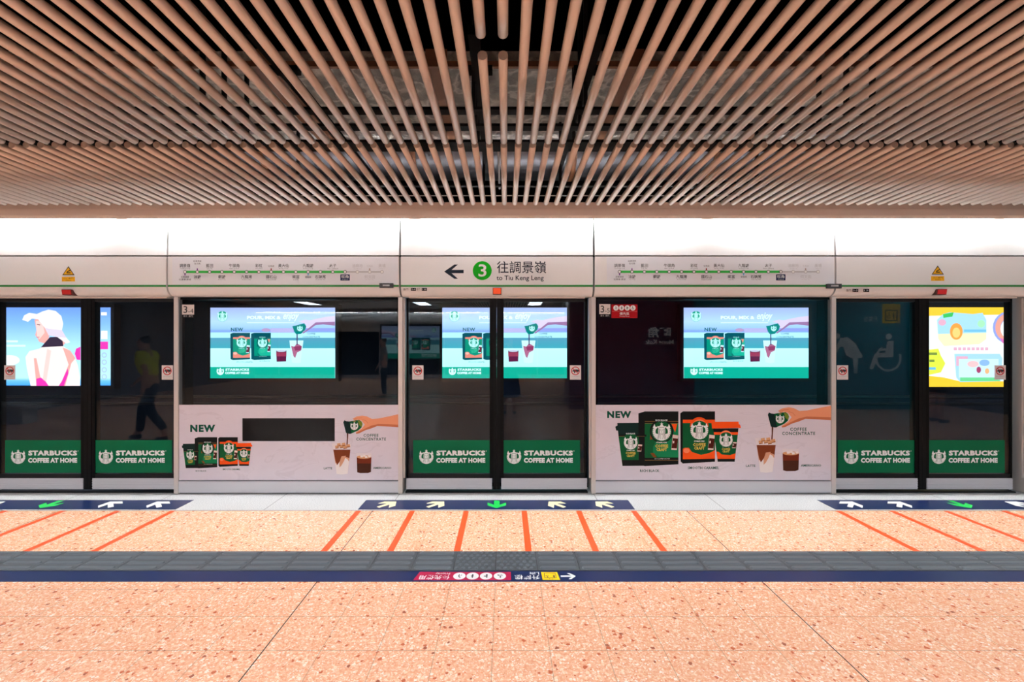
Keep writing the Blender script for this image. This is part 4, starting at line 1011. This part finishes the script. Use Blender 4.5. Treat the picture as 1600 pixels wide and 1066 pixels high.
# opposite platform screen
t = thing('opposite_platform_screen', (0, -10.8, 0), 'white-headed platform screen of the opposite track, mirrored in the glass', 'platform screen', None)
part('header', t, (-10.95, 10.95, -11.0, -10.45, 2.02, 2.46, WHITE), (-10.95, 10.95, -11.0, -10.5, 2.475, 2.87, WHITE))
part('glazing', t, (-10.95, 10.95, -10.70, -10.53, .14, 2.02, M('dark glazing', (8, 12, 20), 0.08)))
part('kick_plate', t, (-10.95, 10.95, -10.71, -10.52, 0, .14, ALU))
for x in (-9.9, -7.4, -5.5, -2.7, -1.05, 1.4, 3.35, 5.9, 7.85): part('post', t, (x - .03, x + .03, -10.71, -10.515, 0, 2.02, ALUV))
t = thing('opposite_cove_lamp', (0, -10.43, 2.86), 'cove lamp and fascia over the opposite platform screen, mirrored in the glass', 'lamp')
part('tube', t, (-10.95, 10.95, -10.47, -10.44, 2.86, 2.89, M('opposite tube', (252, 253, 255), 0.4, emit=COVE * 1.2))); part('fascia', t, (-10.95, 10.95, -10.42, -10.40, 2.86, 3.0, FASC))
s1 = dup(s0, (-4.1, -10.22, .86), 'lit coffee advert on the opposite platform screen, mirrored left of the middle doors', 'lit advertising screens on the opposite platform')
s1.rotation_euler.z = PI

# ------------------------------------------------------------------ people and bench, mirrored in the glass
def skin_obj(name, joints, edges, mat, parent=None, sub=1):
    me = bpy.data.meshes.new(name)
    me.from_pydata([j[:3] for j in joints], edges, [])
    me.materials.append(mat)
    o = bpy.data.objects.new(name, me); COL.objects.link(o)
    if parent: o.parent = parent
    bm = bmesh.new(); bm.from_mesh(me)
    lay = bm.verts.layers.skin.verify()
    for v, j in zip(bm.verts, joints):
        v[lay].radius = (j[3], j[4] if len(j) > 4 else j[3])
        v[lay].use_root = v.index == 0
    bm.to_mesh(me); bm.free()
    sk = o.modifiers.new('skin', 'SKIN'); sk.use_smooth_shade = True
    sb = o.modifiers.new('smooth', 'SUBSURF'); sb.levels = sb.render_levels = sub
    return o
def person(loc, rot, label, arms, legs, lean, top, bottom, shoes, hairc, skirt=False, bare=False):
    """arms, legs: for each side (left, right) the joints below the shoulder / hip; forward is +y"""
    J, E_ = [], []
    def add(p, r, r2=None, link=None):
        J.append(tuple(p) + (r, r if r2 is None else r2))
        if link is not None: E_.append((link, len(J) - 1))
        return len(J) - 1
    l = lean
    pel = add((0, 0, .95), .125, .10)
    spi = add((0, .3 * l, 1.12), .115, .09, pel)
    che = add((0, .7 * l, 1.32), .135, .095, spi)
    nec = add((0, l, 1.47), .055, .055, che)
    jaw = add((0, l + .03, 1.545), .068, .078, nec)
    bro = add((0, l + .02, 1.62), .078, .092, jaw)
    add((0, l + .01, 1.675), .055, .068, bro)
    nose = add((0, l + .118, 1.585), .011, .011, jaw)
    arm_j, leg_j = [], []
    for k, s in enumerate((-1, 1)):
        sh = add((s * .165, .75 * l, 1.40), .055, .055, che)
        el, wr = arms[k]
        e = add(el, .040, .040, sh); wv = add(wr, .027, .022, e)
        d = (Vector(wr) - Vector(el)).normalized()
        pm = Vector(wr) + d * .07
        pmi = add(pm, .036, .018, wv)
        side = Vector((0, 0, 1)).cross(d)
        side = side.normalized() if side.length > .1 else Vector((1, 0, 0))
        for f, (off, ln) in enumerate(((-.030, .060), (-.010, .072), (.010, .068), (.028, .054))):
            a = pm + side * off + d * .028; m1 = add(a, .010, .009, pmi)
            m2 = add(a + d * ln * .55 + Vector((0, .006, -.008)), .009, .008, m1); add(a + d * ln + Vector((0, .012, -.022)), .007, .007, m2)
        th = Vector(wr) + d * .03 - side * .03 * s
        t1 = add(th, .012, .011, pmi); add(th + d * .045 - side * .02 * s, .009, .009, t1)
        arm_j.append((J[sh][:3], el, wr))
        hp = add((s * .085, 0, .90), .088, .088, pel)
        kn, an, toe = legs[k]
        a = add(kn, .058, .058, hp); b = add(an, .040, .040, a); add(toe, .035, .026, b)
        leg_j.append((J[hp][:3], kn, an, toe))
    body = skin_obj('person', J, E_, M('skin tone', (206, 158, 132), 0.5), None, 1)
    body.location = loc; body.rotation_euler.z = rot
    props(body, label, 'person', 'people on the platform mirrored in the glass')
    g = .016
    tj = [(0, 0, 1.0, .150, .122), (0, .3 * l, 1.12, .138, .112), (0, .7 * l, 1.32, .155, .115), (0, .97 * l, 1.43, .085, .08)]
    te = [(0, 1), (1, 2), (2, 3)]
    for sh, el, wr in arm_j:
        n = len(tj); mid = tuple((Vector(sh) * .25 + Vector(el) * .75)); tj += [tuple(sh) + (.072, .072), mid + (.058, .058)]; te += [(2, n), (n, n + 1)]
    skin_obj('shirt', tj, te, top, body, 1)
    if skirt:
        me = MB(); prof = ((1.02, .15, .12), (.90, .185, .15), (.70, .21, .17), (.50, .24, .19), (.38, .25, .20))
        vs = [(a * math.cos(2 * PI * q / 24), b * math.sin(2 * PI * q / 24), z) for z, a, b in prof for q in range(24)]
        me.mesh(vs, [(r * 24 + q, r * 24 + (q + 1) % 24, (r + 1) * 24 + (q + 1) % 24, (r + 1) * 24 + q) for r in range(4) for q in range(24)], bottom, True)
        o = me.build('skirt'); o.parent = body
    else:
        bj = [(0, 0, .97, .148, .122), (0, 0, .91, .15, .125)]; be = [(0, 1)]
        for hp, kn, an, toe in leg_j:
            n = len(bj); end = an if not bare else tuple(Vector(hp) * .15 + Vector(kn) * .85)
            if bare: bj += [tuple(hp) + (.108, .108), tuple(end) + (.09, .09)]; be += [(1, n), (n, n + 1)]
            else: bj += [tuple(hp) + (.104, .104), tuple(kn) + (.078, .078), tuple(Vector(an) + Vector((0, 0, .01))) + (.062, .062)]; be += [(1, n), (n, n + 1), (n + 1, n + 2)]
        skin_obj('shorts' if bare else 'trousers', bj, be, bottom, body, 1)
    for hp, kn, an, toe in leg_j:
        d = (Vector(toe) - Vector(an)); d.z = 0; d.normalize()
        a = Vector((an[0], an[1], toe[2])) - d * .03
        skin_obj('shoe', [tuple(a + Vector((0, 0, .012))) + (.046, .05), tuple(a + d * .10) + (.046, .04), tuple(a + d * .20) + (.042, .032)], [(0, 1), (1, 2)], shoes, body, 1)
    skin_obj('hair', [(0, l - .022, 1.56, .066, .06), (0, l - .018, 1.64, .088, .088), (0, l + .002, 1.70, .072, .078)], [(0, 1), (1, 2)], hairc, body, 1)
    for sx_ in (-1, 1):
        e = MB(); q = [(sx_ * .032 + .011 * math.cos(2 * PI * k / 10), l + .112, 1.612 + .006 * math.sin(2 * PI * k / 10)) for k in range(10)]; e.face(q, M('eye', (30, 22, 20), 0.3)); o = e.build('eye'); o.parent = body
    e = MB(); e.face([(-.022, l + .108, 1.532), (.022, l + .108, 1.532), (.014, l + .112, 1.524), (-.014, l + .112, 1.524)], M('lips', (150, 80, 74), 0.4)); o = e.build('mouth'); o.parent = body
    return body
HB = M('black hair', (22, 18, 18), 0.5)
walk = (((-.09, .22, .52), (-.09, .26, .10), (-.09, .40, .045)), ((.09, -.04, .50), (.09, -.30, .17), (.09, -.24, .045)))
stand = (((-.095, .02, .50), (-.10, -.01, .09), (-.11, .13, .04)), ((.095, .02, .50), (.10, -.01, .09), (.11, .13, .04)))
person((-5.75, 2.45, 0), PI / 2, 'person in a yellow-green top and dark trousers walking left, mirrored in the left doors',
       (((-.23, .16, 1.16), (-.22, .36, .98)), ((.24, -.10, 1.14), (.24, -.06, .90))), walk, .10, M('hi-vis cloth', (232, 244, 16), 0.7), M('black cloth', (20, 20, 24), 0.8), M('dark shoe', (18, 18, 20), 0.5), HB)
person((.09, -.36, 0), 0, 'person in a long blue skirt holding a camera, mirrored in the middle doors',
       (((-.22, .12, 1.27), (-.13, .30, 1.47)), ((.22, .12, 1.27), (.05, .30, 1.47))), stand, .0, M('navy coat', (22, 26, 44), 0.8), M('blue skirt', (30, 52, 100), 0.8), M('dark shoe', (18, 18, 20), 0.5), HB, skirt=True)
c = thing('camera_body', (0, -.09, 1.54), 'black camera held up by the person in the blue skirt', 'camera')
part('casing', c, (-.07, .07, -.13, -.06, 1.565, 1.655, M('camera black', (16, 16, 18), 0.5)), (-.03, .03, -.125, -.065, 1.655, 1.685, M('camera black', (16, 16, 18), 0.5)))
mb = MB(); mb.cyl((0, -.06, 1.61), (0, -.015, 1.61), .034, M('camera black', (16, 16, 18), 0.5), 24); mb.build('lens_barrel', c)
person((-3.45, -3.4, 0), 1.2, 'person in a grey shirt and dark trousers standing, mirrored beside the left jamb',
       (((-.22, .02, 1.14), (-.22, .14, .92)), ((.22, .0, 1.14), (.22, .10, .92))), stand, .02, M('grey shirt', (150, 156, 160), 0.8), M('black cloth', (20, 20, 24), 0.8), M('dark shoe', (18, 18, 20), 0.5), HB)
person((8.55, .75, 0), -PI / 2, 'person in dark shorts with bare legs standing, mirrored low in the right doors',
       (((-.22, .02, 1.14), (-.22, .14, .92)), ((.22, .0, 1.14), (.22, .10, .92))), stand, .02, M('dark shirt', (40, 40, 46), 0.8), M('black cloth', (20, 20, 24), 0.8), M('dark shoe', (18, 18, 20), 0.5), HB, bare=True)
t = thing('platform_bench', (-9.6, .85, 0), 'pale rounded platform bench, mirrored low in the left doors', 'bench')
mb = MB(); mb.prism([(.62, .30), (.60, .36), (.66, .40), (1.04, .40), (1.10, .36), (1.08, .30)], -10.4, -9.15, M('bench grey', (190, 194, 196), 0.4)); mb.build('seat', t)
part('plinth', t, (-10.2, -9.35, .70, 1.0, 0, .30, M('bench grey', (190, 194, 196))))
